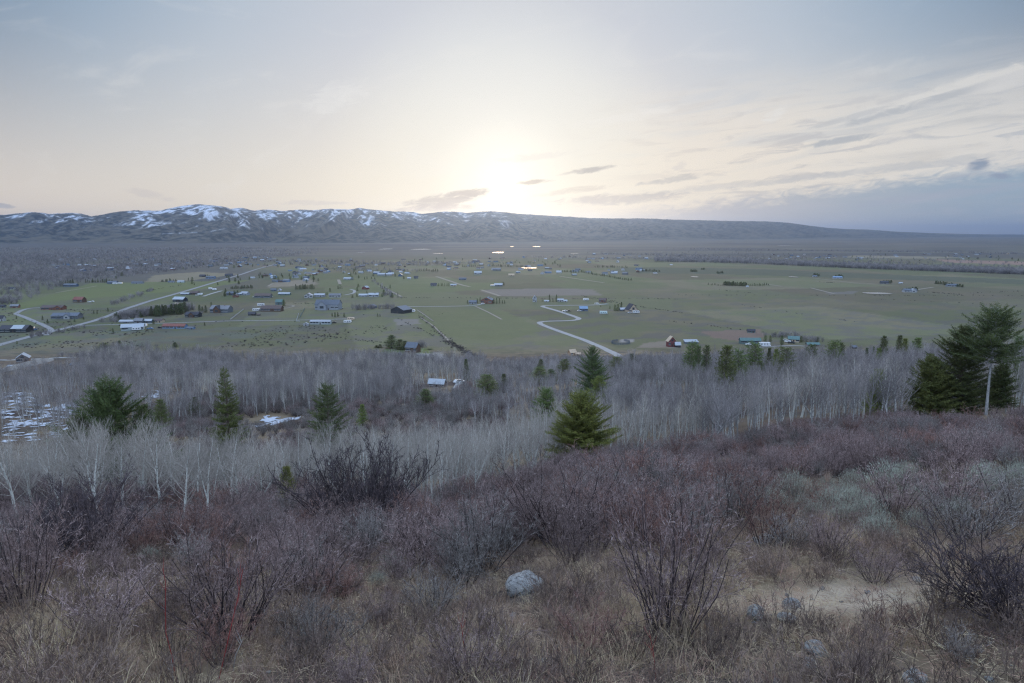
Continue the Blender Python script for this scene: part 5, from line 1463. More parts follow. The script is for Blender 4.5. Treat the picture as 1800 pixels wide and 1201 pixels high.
house('grey barn with pale end wall among far trees in the centre', 873, 476, 14, 4.5, 'slate', 'grey', 'x', 0, .5, win=0, name='barn', cat='barn')
house('white shed before a far dark tree belt right of centre', 1129, 477, 8, 3, 'white', 'white', 'x', 0, .5, win=0, name='shed', cat='shed')
house('long dark blue farmhouse at the edge of the left woods', 122, 504, 22, 5, 'navy', 'slate', 'x', 2, .4, win=3)
house('blue roofed cottage at the right end of the left woods', 196, 499, 16, 4.5, 'navy', 'slate', 'x', 0, .5, win=2)
house('blue grey long shed on the far side of the green left meadow', 240, 499, 19, 3.6, 'grey', 'slate', 'x', 0, .4, win=2, name='shed', cat='shed')
house('white flecked house deep in the left woods', 19, 509, 9, 4, 'white', 'dark', 'x', 0, .7, win=1)
house('pale round roofed shed right of a row of dark bushes on the left meadow', 317, 497, 11, 3.4, 'mint', 'metal', 'x', 0, .6, win=0, name='shed', cat='shed')
house('white house in the middle of the row of dark bushes on the left meadow', 300, 497, 10, 3, 'white', 'slate', 'x', 0, .6, win=1)
house('blue farmhouse with dark roof left of the main road', 369, 490, 15, 4.2, 'blue', 'slate', 'x', 0, .5, win=2)
house('black gabled house next to the blue farmhouse left of the main road', 355, 487, 9, 4, 'black', 'dark', 'x', 0, .7, win=1)
house('dark house near a white shed left of the main road', 401, 486, 12, 4.5, 'slate', 'dark', 'x', 0, .6, win=1)
house('white long roof in the far town edge left of the main road', 393, 473.5, 13, 3, 'white', 'white', 'x', 0, .4, win=0)
house('red and white house on the far meadow at left', 303, 475, 7, 3.6, 'red', 'white', 'x', 0, .7, win=0)
house('grey roofed cabin in a clearing of the grey wood', 768, 680, 27, 12, 'wood', 'metal', 'x', -12, .5, win=2, eave=.5, name='cabin', cat='cabin')
house('pale metal roof rising out of the grey woods left of the narrow spruce top', 393, 646, 15, 10, 'white', 'white', 'x', -20, .7, win=1, name='cabin', cat='cabin')

def far_houses():
    """settlement in the far valley: one thing each, wall and roof only"""
    rng = np.random.default_rng(321)
    zones = [(85, 250, 450, 478, 34, 'in the brown far woods at the left'), (250, 420, 455, 472, 40, 'in the far town left of the main road'), (420, 500, 452, 470, 34, 'in the far town where the main road ends'),
             (500, 620, 456, 484, 38, 'among trees right of the main road end'), (440, 540, 482, 497, 16, 'in the cluster right of the main road'), (620, 720, 462, 486, 22, 'around the long arena building'), (700, 860, 456, 474, 24, 'on the valley floor left of the sun glint'), (860, 1000, 452, 484, 24, 'on the far valley floor under the sun glint'),
             (1000, 1200, 447, 468, 22, 'on the far valley floor right of centre'), (990, 1160, 474, 488, 14, 'in the line of small ranches right of centre'), (1320, 1520, 448, 458, 26, 'in the far town at right behind river trees'), (1560, 1790, 445, 458, 18, 'at the far right beyond the river trees')]
    wl = ['white', 'grey', 'slate', 'tan', 'brown', 'navy', 'blue', 'white']; rl = ['slate', 'grey', 'slate', 'dark', 'metal', 'brown', 'grey', 'white']
    cw = {'white': 'white', 'grey': 'grey', 'slate': 'dark grey', 'tan': 'tan', 'brown': 'brown', 'navy': 'dark blue', 'blue': 'blue'}
    cache = {}
    for x0, x1, y0, y1, n, z in zones:
        for i in range(n):
            px = rng.uniform(x0, x1); py = rng.uniform(y0, y1); k = int(rng.integers(0, 8)); kr = int(rng.integers(0, 8)); var = int(rng.integers(0, 3))
            p = at(px, py)
            if not clear_of(p[None], BSPOT)[0]: continue
            key = (k, kr, var)
            if key not in cache:
                W = MB(); R = MB(); w = [13, 17, 10][var]; gable(W, R, -w / 2, w / 2, -4.5, 4.5, 3.4, [6.2, 5.6, 7][var], var != 2)
                a = W.mesh('wall'); a.materials.append(WALL[wl[k]]); b = R.mesh('roof'); b.materials.append(ROOF[rl[kr]]); cache[key] = (a, b)
            o = empty('house', p, rng.uniform(-.6, .6)); s = rng.uniform(.55, 1.0); o.scale = (s, s, s)
            link('wall', cache[key][0], None, o); link('roof', cache[key][1], None, o)
            tag(o, f'tiny {cw[wl[k]]} house, {rl[kr].replace("metal", "pale metal")} roof, {z}', 'house', 'small houses of the far settlement')
far_houses()

# ================================================================ vehicles
for a in [('white motorhome parked right of the long black barn', 52, 581, 'motorhome', 'white', 15), ('white car left of the motorhome by the long black barn', 40, 583, 'car', 'white', 10), ('dark pickup truck right of the motorhome by the long black barn', 60, 581, 'truck', 'blue', 80),
          ('white car nearest the small brown two storey cabin', 157, 532, 'car', 'white', 10), ('white car farther right of the small brown two storey cabin', 163, 531, 'car', 'white', -20),
          ('white trailer right of the pale green metal workshop', 251, 575, 'trailer', 'white', 20), ('blue pickup truck left of the long blue house', 264, 579, 'truck', 'blue', 5), ('black car at the left wall of the long blue house', 282, 577, 'car', 'black', 0), ('white flat trailer below the pale green metal workshop', 240, 581, 'trailer', 'white', 22),
          ('left one of two white trailers by the long brown ranch house', 450, 547, 'trailer', 'white', 10), ('right one of two white trailers by the long brown ranch house', 457, 546.5, 'trailer', 'white', 5), ('white motorhome behind the long brown ranch house', 459, 538, 'motorhome', 'white', 30),
          ('white car at the left end of the grey brown barn', 447, 523, 'car', 'white', 0), ('white pickup at the right end of the grey brown barn', 476, 523, 'truck', 'white', 30),
          ('dark car off the right end of the long white mobile home', 586, 568.5, 'truck', 'black', 20), ('silver truck by the large grey two storey house', 599, 543, 'truck', 'silver', 60),
          ('white trailer below the olive bushes in the scrub field', 611, 568, 'trailer', 'white', 5), ('tan trailer just behind the white trailer in the scrub field', 617, 563, 'trailer', 'tan', -20),
          ('white trailer at the right of the black barn with the white roof panel', 724, 549, 'trailer', 'white', 0), ('white car beside the red brown gabled house', 849, 535, 'car', 'white', 10),
          ('white trailer left of the long white roofed hay shed', 866, 503.5, 'trailer', 'white', 0), ('white pickup on the verge of the winding gravel road', 993, 548, 'truck', 'white', 10), ('black car beside the white pickup on the winding road verge', 1000, 547.5, 'car', 'black', 10), ('small white car left of the square blue house', 1018, 547.5, 'car', 'white', 0),
          ('pale green bus like van alone on the grass below the dark red cabin', 1061, 552, 'motorhome', 'green', -4), ('white car left of the dark red cabin', 1049, 534.5, 'truck', 'white', -10), ('small white trailer above the winding road', 1030, 528.5, 'trailer', 'white', 0),
          ('white trailer right of the A-frame house', 1118, 551, 'trailer', 'white', 0), ('silver car in front of the A-frame house', 1107, 551, 'car', 'silver', 10),
          ('white pickup truck at the front of the long green roofed barn', 1317, 607, 'truck', 'white', 10), ('white box trailer right of the long green roofed barn', 1344, 609, 'motorhome', 'white', 0), ('white pickup left of the green roofed gabled house', 1386, 602.5, 'truck', 'white', -30), ('black pickup against the green roofed gabled house', 1391, 604, 'truck', 'black', -25), ('white car behind the others left of the gabled house', 1381, 599.5, 'car', 'white', -25),
          ('leftmost white car along the main road cottages', 346, 520, 'car', 'white', 20), ('white trailer along the main road cottages', 352, 519, 'trailer', 'white', -20), ('left one of two white trailers at the roadside above the lane', 370, 509, 'trailer', 'white', -35), ('right one of two white trailers at the roadside above the lane', 377, 510.5, 'trailer', 'white', -30),
          ('white car at the bend of the cabin track', 807, 674, 'car', 'white', 30), ('white trailer at the left edge of the green left meadow', 202, 500, 'trailer', 'white', 0), ('white trailer second along the edge of the green left meadow', 211, 499.5, 'trailer', 'white', 10)]:
    vehicle(*a, s=1.15)

# ================================================================ roads, ponds, fences
def gravel(name, c1, c2):
    m, nt, b = new_mat(name, .95, .15); p = geopos(); n = noise(p, .5, 6, .7); nt.links.new(mixc(sm(.35, .65, n), c1, c2).s, b.inputs['Base Color']); return m
M_GRAVEL = gravel('gravel', (.23, .225, .22), (.30, .295, .285)); M_TRACK = gravel('farm_track_earth', (.19, .168, .135), (.25, .22, .18)); M_ASPH = gravel('worn_asphalt', (.18, .18, .185), (.25, .245, .24))
def road(name, px, width, mat):
    w = np.array([at(*q)[:2] for q in px]); seg = np.hypot(*np.diff(w, axis=0).T); s = np.concatenate([[0], np.cumsum(seg)])
    n = max(4, int(s[-1] / 9)); t = np.linspace(0, s[-1], n); X = np.interp(t, s, w[:, 0]); Y = np.interp(t, s, w[:, 1])
    for _ in range(2):
        X[1:-1] = (X[:-2] + 2 * X[1:-1] + X[2:]) / 4; Y[1:-1] = (Y[:-2] + 2 * Y[1:-1] + Y[2:]) / 4
    T = np.stack([np.gradient(X), np.gradient(Y)], 1); T = nrm(T); N = np.stack([-T[:, 1], T[:, 0]], 1)
    wj = width * .8 * (1 + .12 * (vnoise(t * .08, t * 0 + 1.5, 3) - .5)) * .5
    rows = [np.stack([X + N[:, 0] * wj * k, Y + N[:, 1] * wj * k], 1) for k in (-1, -.5, 0, .5, 1)]
    Q = np.stack(rows, 1); Z = terrain(Q[..., 0], Q[..., 1]); lift = .12 + .00025 * Q[..., 1]
    Z = Z + lift - np.array([.10, 0, .04, 0, .10])[None]
    me = mesh_np(name, np.concatenate([Q, Z[..., None]], -1).reshape(-1, 3), grid_faces(*Z.shape)[:, ::-1], True)
    tag(link(name, me, mat), kind='structure')
road('road', [(-60, 624), (0, 606), (60, 590), (120, 576), (160, 566), (190, 556), (222, 543), (265, 529), (300, 519.5), (330, 511), (365, 500.5), (395, 491.5), (420, 484), (450, 474), (482, 465.5)], 9.5, M_ASPH)
road('gravel_lane', [(27, 552), (45, 558.5), (60, 565), (75, 571), (92, 580), (80, 590)], 7, M_ASPH)
road('gravel_lane', [(27, 552.5), (38, 545.5), (54, 541.5), (72, 541)], 7, M_ASPH)
road('gravel_lane', [(-20, 633), (60, 631), (120, 629), (190, 627)], 6, M_GRAVEL)
road('gravel_lane', [(140, 572.5), (200, 571), (260, 569.5), (320, 567.5), (400, 564.5), (480, 564), (530, 563), (560, 562.5), (610, 561)], 4.5, M_GRAVEL)
road('gravel_road', [(1105, 634), (1085, 624), (1060, 611.5), (1030, 599), (1000, 588.5), (970, 578), (950, 570), (944, 566.5), (952, 565), (975, 564.8), (1000, 564.5), (1015, 563.6), (1021, 561), (1012, 557.5), (990, 550), (970, 544), (955, 540), (949, 538), (957, 537.2), (985, 537.2), (1045, 536.8), (1068, 534.5)], 8, M_GRAVEL)
road('farm_track', [(715, 539.5), (780, 539), (835, 538), (842, 535.5), (850, 534.5)], 6, M_GRAVEL)
road('farm_track', [(835, 538.5), (858, 549), (882, 562)], 3.5, M_TRACK)
road('farm_track', [(668, 504), (688, 513), (706, 522)], 6, M_TRACK)
road('farm_track', [(740, 559), (760, 572), (780, 590), (795, 606)], 2.6, M_TRACK)
road('farm_track', [(733, 545), (748, 555), (762, 565)], 2.2, M_TRACK)
road('farm_track', [(767, 486.5), (790, 494), (812, 501.5), (826, 504.5)], 9, M_TRACK)
road('farm_track', [(846, 510), (862, 515), (879, 521)], 8, M_TRACK)
road('gravel_lane', [(357, 521.5), (372, 516.5), (390, 511.5)], 7, M_GRAVEL)
road('farm_track', [(470, 504), (480, 498.5)], 5, M_TRACK)
road('farm_track', [(984, 486), (1020, 491.5), (1062, 497.5)], 8, M_TRACK)
road('farm_track', [(1425, 506.5), (1445, 511.5), (1467, 517)], 6, M_TRACK)
road('farm_track', [(1604, 511), (1622, 508), (1640, 505.5)], 8, M_TRACK)
road('farm_track', [(1340, 499), (1375, 504)], 7, M_TRACK)
road('farm_track', [(98, 515), (130, 510), (170, 503)], 5, M_TRACK)
road('farm_track', [(1425, 489), (1460, 493), (1510, 499), (1550, 500)], 7, M_TRACK)
road('cabin_track', [(790, 686), (806, 678), (816, 667), (823, 656), (819, 647), (826, 637)], 4.5, M_GRAVEL)
road('farm_track', [(595, 492), (598, 500)], 8, M_TRACK)
road('gravel_lane', [(616, 509), (624, 511), (622, 516), (606, 519)], 6, M_GRAVEL)
road('gravel_lane', [(497, 543), (512, 541), (520, 538.5), (512, 536), (500, 536)], 4, M_TRACK)
road('gravel_lane', [(1330, 611), (1360, 609), (1400, 607), (1420, 609)], 5, M_GRAVEL)

def mat_water():
    m, nt, b = new_mat('pond_water', .22, .6); b.inputs['Base Color'].default_value = (.05, .06, .07, 1); b.inputs['IOR'].default_value = 2.8
    p = geopos(); bp = nt.nodes.new('ShaderNodeBump'); bp.inputs['Strength'].default_value = .02; bp.inputs['Distance'].default_value = .01
    nt.links.new(noise(p, .8, 3).s, bp.inputs['Height']); nt.links.new(bp.outputs[0], b.inputs['Normal']); return m
M_WATER = mat_water()
def pond(px, py, wpx, hpx, seed=0):
    c = at(px, py); a = at(px - wpx / 2, py); b = at(px + wpx / 2, py); n0 = at(px, py + hpx / 2); f0 = at(px, py - hpx / 2)
    rx = (b[0] - a[0]) / 2; ry = (f0[1] - n0[1]) / 2; cy_ = (f0[1] + n0[1]) / 2; t = np.linspace(0, 2 * pi, 49)[:-1]
    r = 1 + .25 * (fbm(np.cos(t) * 1.6 + seed, np.sin(t) * 1.6, 13, 3) - .5) * 2
    X = c[0] + rx * r * np.cos(t); Y = cy_ + ry * r * np.sin(t); z = float(np.max(terrain(X, Y))) + .15 + .0002 * cy_
    V = np.concatenate([[[c[0], cy_, z]], np.stack([X, Y, np.full(48, z)], 1)]); F = np.array([(0, 1 + i, 1 + (i + 1) % 48) for i in range(48)])
    tag(link('pond', mesh_np('pond', V, F), M_WATER), kind='structure')
for i, a in enumerate([(1542, 516, 52, 3.4), (677, 438.3, 24, 1.6), (741, 438.6, 36, 1.6), (876, 444.3, 22, 2.2), (900, 434, 8, 1), (943, 433.8, 14, 1.2), (454, 439.6, 20, 1.4), (1395, 487.4, 14, 2), (1221, 487, 12, 2), (770, 446, 18, 1), (58, 651, 36, 9), (930, 471.5, 30, 1.6), (1378, 432, 18, 1), (1010, 446, 14, 1), (634, 444, 14, 1), (945, 421.5, 10, .8)]): pond(*a, seed=i * 3.1)

def fence(label, px, mat, h=1.3, gap=4.0, rails=2, name='rail_fence', closed=False, thick=.07):
    w = np.array([at(*q)[:2] for q in px]); s = np.concatenate([[0], np.cumsum(np.hypot(*np.diff(w, axis=0).T))]); n = min(100, max(2, int(s[-1] / gap)))
    t = np.linspace(0, s[-1], n); X = np.interp(t, s, w[:, 0]); Y = np.interp(t, s, w[:, 1]); Z = terrain(X, Y); c = np.array([X.mean(), Y.mean(), Z.min()])
    o = empty(name, c); tag(o, label, 'fence'); P = np.stack([X, Y, Z], 1) - c
    R = MB(); post = MB(); post.box(-thick, thick, -thick, thick, -.3, h + .15); pm = post.mesh('post'); pm.materials.append(mat)
    p0 = []; p1 = []
    for i in range(n - 1):
        for k in range(rails):
            z = h * (k + 1) / rails; p0.append(P[i] + [0, 0, z]); p1.append(P[i + 1] + [0, 0, z])
    v, f = tubes(p0, p1, np.full(len(p0), thick * .8), np.full(len(p0), thick * .8), 4)
    me = mesh_np('rail', v, f); link('rail', me, mat, o)
    for i in range(n - (1 if closed else 0)): link('post', pm, None, o).location = P[i]
WH = WALL['white']; WD = WALL['wood']; DK = WALL['teal']
fence('pale rail fence running diagonally down to the gravel lane', [(428, 545), (405, 563)], WH, 1.5, 6, 3, thick=.16)
fence('short pale rail fence left of a dark green one in the pasture', [(525, 552.5), (521, 566), (527, 566)], WH, 1.5, 5, 3, thick=.13)
fence('dark green fence strip right of the short pale rail fence', [(536, 543), (527, 559)], DK, 1.6, 5, 4, thick=.14)
fence('old post fence along the diagonal farm track to the wood edge', [(738, 556), (756, 571), (776, 590), (792, 606)], WD, 1.2, 5, 2, thick=.09)
fence('second post fence meeting the diagonal farm track from the black barn', [(735, 545), (750, 556), (763, 566)], WD, 1.2, 5, 2, thick=.09)
el = [(1091 + 16 * cos(t), 603.2 + 3.4 * sin(t)) for t in np.linspace(-1.2, 2 * pi - 1.9, 40)]
fence('dark round corral ring with a gap on its near side', el, WALL['slate'], 1.8, 1.5, 5, name='round_corral', thick=.13)

# ================================================================ valley trees
VC = []
for sd, kd, nd, H0, W0, ld in ((51, 'spruce', M_NEEDD, 9, 4.2, .36), (52, 'fir', M_NEEDD, 8, 4.6, .36), (53, 'pine', M_NEED, 8, 5.0, .36)):
    g, lv = make_conifer(sd, H0, W0, kd, ld, .04); VC.append((conifer_parts(g, lv, nd, M_CBARK, kd), H0, kd))
def vtree(px, py, hpx, k, lab, group, wf=1.0, rng=RNG):
    p = at(px, py); h = hpx * pxm(p); prt, H0, kd = VC[k]; o = empty('evergreen_tree' if 'dark tree' in lab else ('spruce_tree' if k == 0 else ('fir_tree' if k == 1 else 'pine_tree')), p, rng.uniform(0, 6)); s = h / H0
    o.scale = (s * wf, s * wf, s); link('trunk', prt[0], None, o); link('crown', prt[1], None, o); tag(o, lab, 'tree', group)
def trow(x0, x1, y0, y1, n, h0, h1, lab, group, wf=1.2, ks=(0, 1)):
    rng = np.random.default_rng(int(x0 * 7 + y0))
    for i in range(n):
        f = (i + rng.uniform(.2, .8)) / n
        vtree(x0 + (x1 - x0) * f, y0 + (y1 - y0) * f + rng.uniform(-1.0, 1.0) * (1.2 if y0 > 520 else .5), rng.uniform(h0, h1), int(rng.choice(ks)), lab, group, wf * rng.uniform(.85, 1.2), rng)
trow(266, 327, 557, 551, 17, 12, 20, 'dark spruce in the dense row right of the main road bend', 'spruce row by the main road bend', 1.3)
trow(236, 252, 558, 557, 5, 9, 14, 'dark spruce in the short clump left of the dense spruce row', 'short spruce clump', 1.3)
trow(202, 213, 563, 561, 4, 8, 14, 'grey green fir at the left end of the roadside grove', 'firs of the roadside grove', 1.2)
trow(519, 553, 509, 508, 12, 6, 9.5, 'dark spruce in the short straight row above the pale houses', 'short straight spruce row', 1.2)
trow(592, 602, 508, 508, 4, 5, 8, 'pointed spruce at the right of the white house by the straight row', 'pointed spruces by the white house', 1.0, (0,))
for x, y, h, l in [(338, 545, 12, 'tall narrow spruce left of the dark lodge, first of four'), (351, 549, 13, 'olive fir left of the dark lodge, second of four'), (356, 550, 11, 'short fir left of the dark lodge, third of four'), (362, 550, 13, 'fir nearest the dark lodge wall, fourth of four'), (372, 543, 12, 'spruce standing behind the dark lodge roof'), (199, 585, 8, 'small olive fir at the left of the pale green workshop'), (270, 570, 8, 'bushy brown fir on the lane above the blue pickup'), (360, 573, 6, 'single little fir on the pasture right of the long blue house'),
                   (499, 538, 11, 'round green tree at the right of the green roofed house'), (584, 557, 7, 'left dark tree of three below the large grey house'), (589, 558, 9, 'middle dark tree of three below the large grey house'), (594, 557, 8, 'right dark tree of three below the large grey house'), (575, 519, 6, 'dark fir between the second and third pale houses'), (75, 563, 8, 'dark fir left of the grey roofed house with white gable'), (84, 569, 8, 'blue green fir below the grey roofed house with white gable'), (103, 561, 7, 'fir against the front wall of the grey roofed house'),
                   (77, 584, 6, 'small fir at the junction of the forked lane'), (29, 561, 6, 'small olive fir on the forked lane'), (131, 566, 7, 'fir on the roadside left of the grove'), (147, 562, 5, 'low bush fir near the roadside grove'), (30, 605, 5, 'round olive bush on the verge of the main road'), (190, 548, 7, 'small fir above the roadside grove'), (171, 552, 6, 'small dark fir on the meadow before the roadside grove'), (165, 552, 6, 'second small dark fir on the meadow before the roadside grove'),
                   (664, 557, 6, 'left sapling of a pair below the bare trees'), (668, 557, 5, 'right sapling of a pair below the bare trees'), (605, 558, 8, 'dark sapling at the left of the scrub field'), (822, 534, 6, 'fir at the left of the small blue grey house'), (839, 533, 8, 'fir between the small blue grey house and the red brown house'), (844, 531, 9, 'spruce touching the red brown gabled house'), (868, 534, 9, 'fir just right of the red brown gabled house'), (873, 534, 11, 'tall dark spruce right of the red brown gabled house'), (878, 534, 10, 'blue grey spruce right of the tall dark spruce'), (883, 534, 6, 'small fir near the end of the conifer row at the red brown house'), (887, 534, 6, 'last small fir of the row at the red brown house'),
                   (966, 530, 12, 'left dark spruce above the winding road'), (972, 531, 7, 'low dark spruce between two taller ones above the winding road'), (978, 531, 13, 'right and tallest dark spruce above the winding road'), (953, 531, 5, 'small spruce right of the white tower like house'), (1081, 547, 11, 'left olive pine beside the A-frame house'), (1086, 547, 12, 'right olive pine beside the A-frame house'), (1092, 546, 15, 'pointed dark spruce beside the A-frame house'), (1056, 540, 4, 'tiny fir on the grass below the dark red cabin'), (1072, 543, 5, 'dark shrub fir left of the olive pines'),
                   (1345, 602, 12, 'grey green pine right of the long green roofed barn'), (1354, 601, 11, 'second grey green pine right of the long green roofed barn'), (1374, 607, 17, 'full green fir in the yard before the gabled house'), (1437, 603, 11, 'thin dark spruce right of the gabled house'), (1408, 602, 11, 'bare looking grey pine at the gabled house wall'), (1756, 576, 8, 'round dark bush on the green field behind the bare trunked pine')]:
    vtree(x, y, h, (0 if 'spruce' in l else 2 if ('pine' in l or 'round' in l) else 1), l, None, 1.35 if ('round' in l or 'bush' in l) else 1.1)
trow(1272, 1313, 502, 503, 26, 5, 8, 'dark conifer in the dense belt on the right hand fields', 'dense conifer belt', 1.5)
trow(1244, 1272, 501, 503, 8, 2.5, 4, 'low dark conifer left of the dense belt', 'conifers beside the dense belt', 1.5); trow(1314, 1352, 503, 502, 12, 3, 5, 'small conifer in the thin row right of the dense belt', 'thin conifer row', 1.2)
trow(1213, 1226, 478, 478, 6, 3, 5, 'dark conifer in a far clump at the right of centre', 'far clumps', 1.7, (1,)); trow(1232, 1239, 474, 474, 3, 3, 4, 'dark conifer in the smallest far clump', 'far clumps', 1.7, (1,)); trow(1259, 1272, 481, 481, 6, 3, 4.5, 'dark conifer in the third far clump', 'far clumps', 1.7, (1,))
trow(1430, 1440, 485.5, 485.5, 6, 4, 6, 'dark conifer in the square clump on the far field', 'ranch clumps on the right', 1.6, (1,)); trow(1468, 1482, 488, 488, 7, 4, 6, 'dark conifer above the low blue white ranch house', 'ranch clumps on the right', 1.6, (1,))
trow(1552, 1568, 498, 498, 7, 4, 5.5, 'dark conifer around the hidden ranch house', 'ranch clumps on the right', 1.6, (1,)); trow(1592, 1614, 512, 512, 9, 5, 8, 'dark conifer behind the white farmhouse with blue wings', 'ranch clumps on the right', 1.5, (1,)); trow(1643, 1694, 499, 505, 20, 4, 6, 'dark conifer in the shelterbelt of the blue grey barn', 'ranch clumps on the right', 1.6, (1,))
trow(770, 790, 503, 503, 6, 4, 7, 'small poplar like fir in the row by the dark farmhouse', 'poplar row', .8, (0,)); trow(756, 766, 502, 502, 4, 4, 5, 'dark tree behind the dark farmhouse', 'trees at the dark farmhouse', 1.5, (1,)); trow(879, 886, 502, 502, 3, 4, 5.5, 'dark tree right of the hay shed', 'trees at the hay shed', 1.5, (1,))
trow(1128, 1160, 477, 478, 12, 3, 5, 'dark tree in the belt right of the white shed', 'far tree belts', 1.6, (1,)); trow(1020, 1110, 479, 494, 26, 3, 5, 'dark tree among the line of small ranches', 'trees of the small ranches', 1.6, (1,)); trow(982, 1018, 478, 480, 10, 3, 4.5, 'dark tree left of the line of small ranches', 'trees of the small ranches', 1.6, (1,))
trow(733, 770, 476, 478, 12, 3, 5, 'dark tree in the far belt right of the arena building', 'far tree belts', 1.4, (1,)); trow(815, 845, 470, 468, 8, 2.5, 4, 'dark tree in the far belt left of the sun glint', 'far tree belts', 1.6, (1,)); trow(860, 920, 468, 470, 20, 2.5, 4, 'dark tree in the far belt under the sun glint', 'far tree belts', 1.6, (1,)); trow(405, 445, 508, 507, 13, 4, 6, 'dark bush in the belt above the farmstead by the lane', 'trees of the farmstead by the lane', 1.5, (1,))
trow(282, 310, 496, 494, 8, 3, 5, 'dark bush in the row on the left meadow', 'bushes on the left meadow', 1.7, (1,)); trow(1045, 1105, 470, 471, 16, 2.5, 4.5, 'dark tree in the thin far belt right of centre', 'far tree belts', 1.4, (1,)); trow(105, 130, 500, 499, 8, 5, 8, 'dark spruce behind the long dark blue farmhouse', 'spruces at the blue farmhouse', 1.2); trow(150, 200, 497, 497, 16, 4, 8, 'dark spruce along the upper edge of the green left meadow', 'spruces of the meadow edge', 1.1)

for x0, x1, y0, y1, n, lab in [(430, 640, 456, 470, 34, 'dark tree among houses near the main road end'), (240, 420, 458, 474, 26, 'dark tree among the far town houses at left'), (450, 560, 484, 498, 26, 'dark tree in the house cluster right of the main road'), (600, 720, 472, 492, 26, 'dark tree around the long white arena building'),
                            (700, 1000, 455, 470, 34, 'dark tree on the far valley floor in the centre'), (330, 450, 486, 505, 16, 'dark tree along the far stretch of the main road'), (395, 440, 512, 522, 8, 'dark tree in the farmstead by the lane'), (540, 700, 505, 524, 16, 'dark tree among the pale houses'), (1320, 1560, 447, 458, 26, 'dark tree in the far town at right'), (1560, 1790, 450, 460, 20, 'dark tree at the far right beyond the river'), (60, 240, 455, 490, 24, 'dark conifer inside the brown woods at left')]:
    rng = np.random.default_rng(int(x0 + y0 * 3))
    for i in range(n):
        py = rng.uniform(y0, y1); vtree(rng.uniform(x0, x1), py, rng.uniform(.7, 1.25) * np.interp(py, [445, 460, 490, 525], [2.2, 3.4, 5.5, 7.5]), int(rng.integers(0, 3)), lab, 'dark trees of the settlement', 1.5, rng)

# ---- uncountable valley growth: cottonwood woods, hedges, scrub
COT = []
for i in range(4):
    g = make_shrub(701 + i, H=7.5, W=6.5, stems=16, br=8, tw=4, thick=4.0); me = g.mesh('cottonwood', {0: 4, 1: 3, 2: 3}, matof={0: 0, 1: 0, 2: 0}); me.materials.append(M_WTWIG); COT.append((me, ()))
SCR = []
for i in range(3):
    g = make_shrub(721 + i, H=1.0, W=2.4, stems=18, br=6, tw=3, thick=3.0); me = g.mesh('scrub', {0: 3, 1: 3, 2: 3}, matof={0: 0, 1: 0, 2: 0}); me.materials.append(M_STEM if i != 1 else M_SAGEW); SCR.append((me, ()))
def blob_points(areas, rng):
    P = []; Sz = []
    for x0, x1, y0, y1, n, s in areas:
        px = rng.uniform(x0, x1, n); f = (px - x0) / max(1e-6, x1 - x0)
        P.append(at_many(px, y0 + (y1 - y0) * f)); Sz.append(np.full(n, s))
    return np.concatenate(P), np.concatenate(Sz)
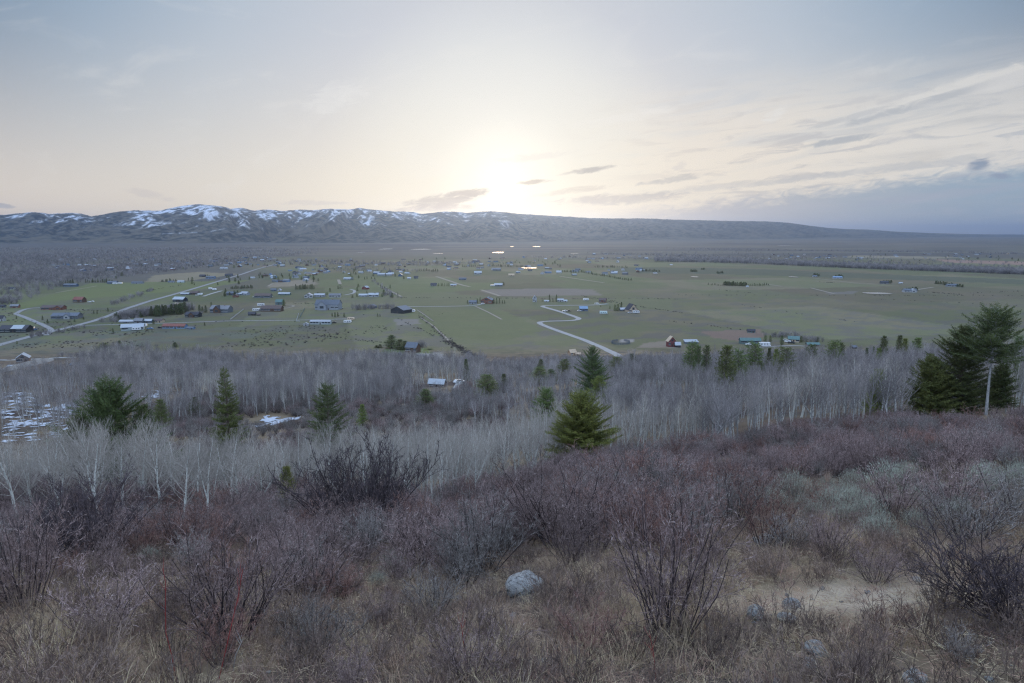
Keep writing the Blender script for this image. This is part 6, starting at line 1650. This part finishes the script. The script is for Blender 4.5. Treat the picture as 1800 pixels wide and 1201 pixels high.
def valley_woods():
    rng = np.random.default_rng(777)
    # left cottonwood land: dense to sparse, seen obliquely
    n = 26000; Y = np.exp(rng.uniform(np.log(950), np.log(4600), n)); px = rng.uniform(-260, 560, n); X = (px - 900) / F_ * (Y * cos(PITCH) + 15.8)
    _, py, _ = project(np.stack([X, Y, np.zeros(n)], 1))
    edge = np.interp(px, [-260, 0, 40, 100, 150, 250, 330, 420, 500, 560], [560, 545, 530, 508, 495, 484, 474, 462, 452, 446])
    k = (py < edge) & (py > 436) & (rng.uniform(0, 1, n) < .25 + .75 * sstep(.38, .56, fbm(X * .0035, Y * .0018, 778, 3)) * sstep(0, 14, edge - py + 6))
    P = [np.stack([X, Y, terrain(X, Y)], 1)[k]]; S_ = [rng.uniform(.6, 1.15, k.sum())]
    # river trees on the right and wet ground thickets
    n = 5200; px = rng.uniform(1150, 2000, n); top = np.interp(px, [1150, 1300, 1500, 1800, 2000], [458, 461, 470, 481, 486]); py = top + rng.exponential(4.5, n) * -1 + 2
    py = np.clip(py, top - 18, top + 2)
    Q = at_many(px, py); P.append(Q); S_.append(rng.uniform(.7, 1.3, n) * np.where(top - py < 4, 1.25, .8))
    a, s = blob_points([(1060, 1240, 446, 452, 160, 1.0), (1180, 1800, 438, 446, 220, 1.1), (950, 1200, 452, 457, 140, .9), (500, 760, 464, 466, 200, .8), (560, 720, 473, 476, 110, .7), (690, 860, 461, 464, 130, .8), (430, 640, 459, 461, 200, .8)], rng)
    a[:, :2] += rng.normal(0, 45, (len(a), 2)); a[:, 2] = terrain(a[:, 0], a[:, 1]); P.append(a); S_.append(s)
    # grove by the main road, shrub strips
    a, s = blob_points([(205, 335, 562, 545, 150, 1.25), (215, 330, 558, 543, 90, 1.1), (655, 690, 494, 520, 26, .8), (672, 700, 516, 526, 20, .6), (640, 690, 543, 543, 22, .9), (622, 640, 545, 545, 10, 1.0), (200, 270, 536, 510, 46, .8), (40, 150, 596, 575, 22, .6), (60, 130, 590, 583, 14, .6), (1350, 1392, 593, 591, 30, .6), (1400, 1432, 600, 602, 14, .8), (728, 745, 612, 610, 8, .8), (100, 190, 628, 630, 18, .6), (330, 372, 555, 552, 9, .6), (170, 235, 566, 566, 18, .8)], rng)
    a[:, :2] += rng.normal(0, 3.5, (len(a), 2)); a[:, 2] = terrain(a[:, 0], a[:, 1]); k = clear_of(a, [(x, y, r + 1) for x, y, r in BSPOT]); P.append(a[k]); S_.append((s * rng.uniform(.7, 1.1, len(s)))[k])
    P = np.concatenate(P); s = np.concatenate(S_); n = len(P); sc = np.stack([s, s, s * rng.uniform(.8, 1.1, n)], 1)
    scatter('cottonwood_woods', COT, P, rng.uniform(0, 6.28, n), sc, rng.integers(0, 4, n))
    # hedge and fence lines, sagebrush scrub on the fields
    A = []
    for x0, x1, y0, y1, n in [(700, 1190, 523.5, 526, 120), (1190, 1800, 519, 520, 90), (1020, 1080, 520, 530, 30), (1060, 1200, 529, 551, 60), (1630, 1690, 514, 518, 40), (1540, 1800, 526, 538, 30), (1700, 1800, 516, 512, 16), (1180, 1340, 565, 584, 26), (1250, 1330, 508, 516, 16), (1440, 1480, 496, 498, 24), (250, 420, 513, 484, 60), (110, 260, 545, 548, 60), (700, 820, 560, 618, 40), (785, 835, 600, 628, 260), (735, 790, 552, 600, 60), (1300, 1500, 536, 566, 18), (440, 560, 533, 534, 40), (560, 700, 590, 606, 60)]:
        q, _ = blob_points([(x0, x1, y0, y1, n, 1)], rng); q[:, :2] += rng.normal(0, 2.0, (n, 2)); A.append(q)
    n = 4200; px = rng.uniform(-100, 780, n); py = rng.uniform(545, 640, n); Q = at_many(px, py)
    den = sstep(.50, .60, fbm(Q[:, 0] * .022, Q[:, 1] * .022, 779, 4)) * np.where(px < 260, 1.0, .75) * np.where((py < 572) & (px > 130), .12, 1)
    k = (rng.uniform(0, 1, n) < den) & (Q[:, 1] > 545); A.append(Q[k])
    P = np.concatenate(A); P[:, 2] = terrain(P[:, 0], P[:, 1]); P = P[clear_of(P, [(x, y, r + 2) for x, y, r in BSPOT])]; n = len(P); s = rng.uniform(.5, 1.35, n); sc = np.stack([s, s, s * rng.uniform(.6, 1.1, n)], 1)
    scatter('field_scrub', SCR, P, rng.uniform(0, 6.28, n), sc, rng.integers(0, 3, n))
valley_woods()
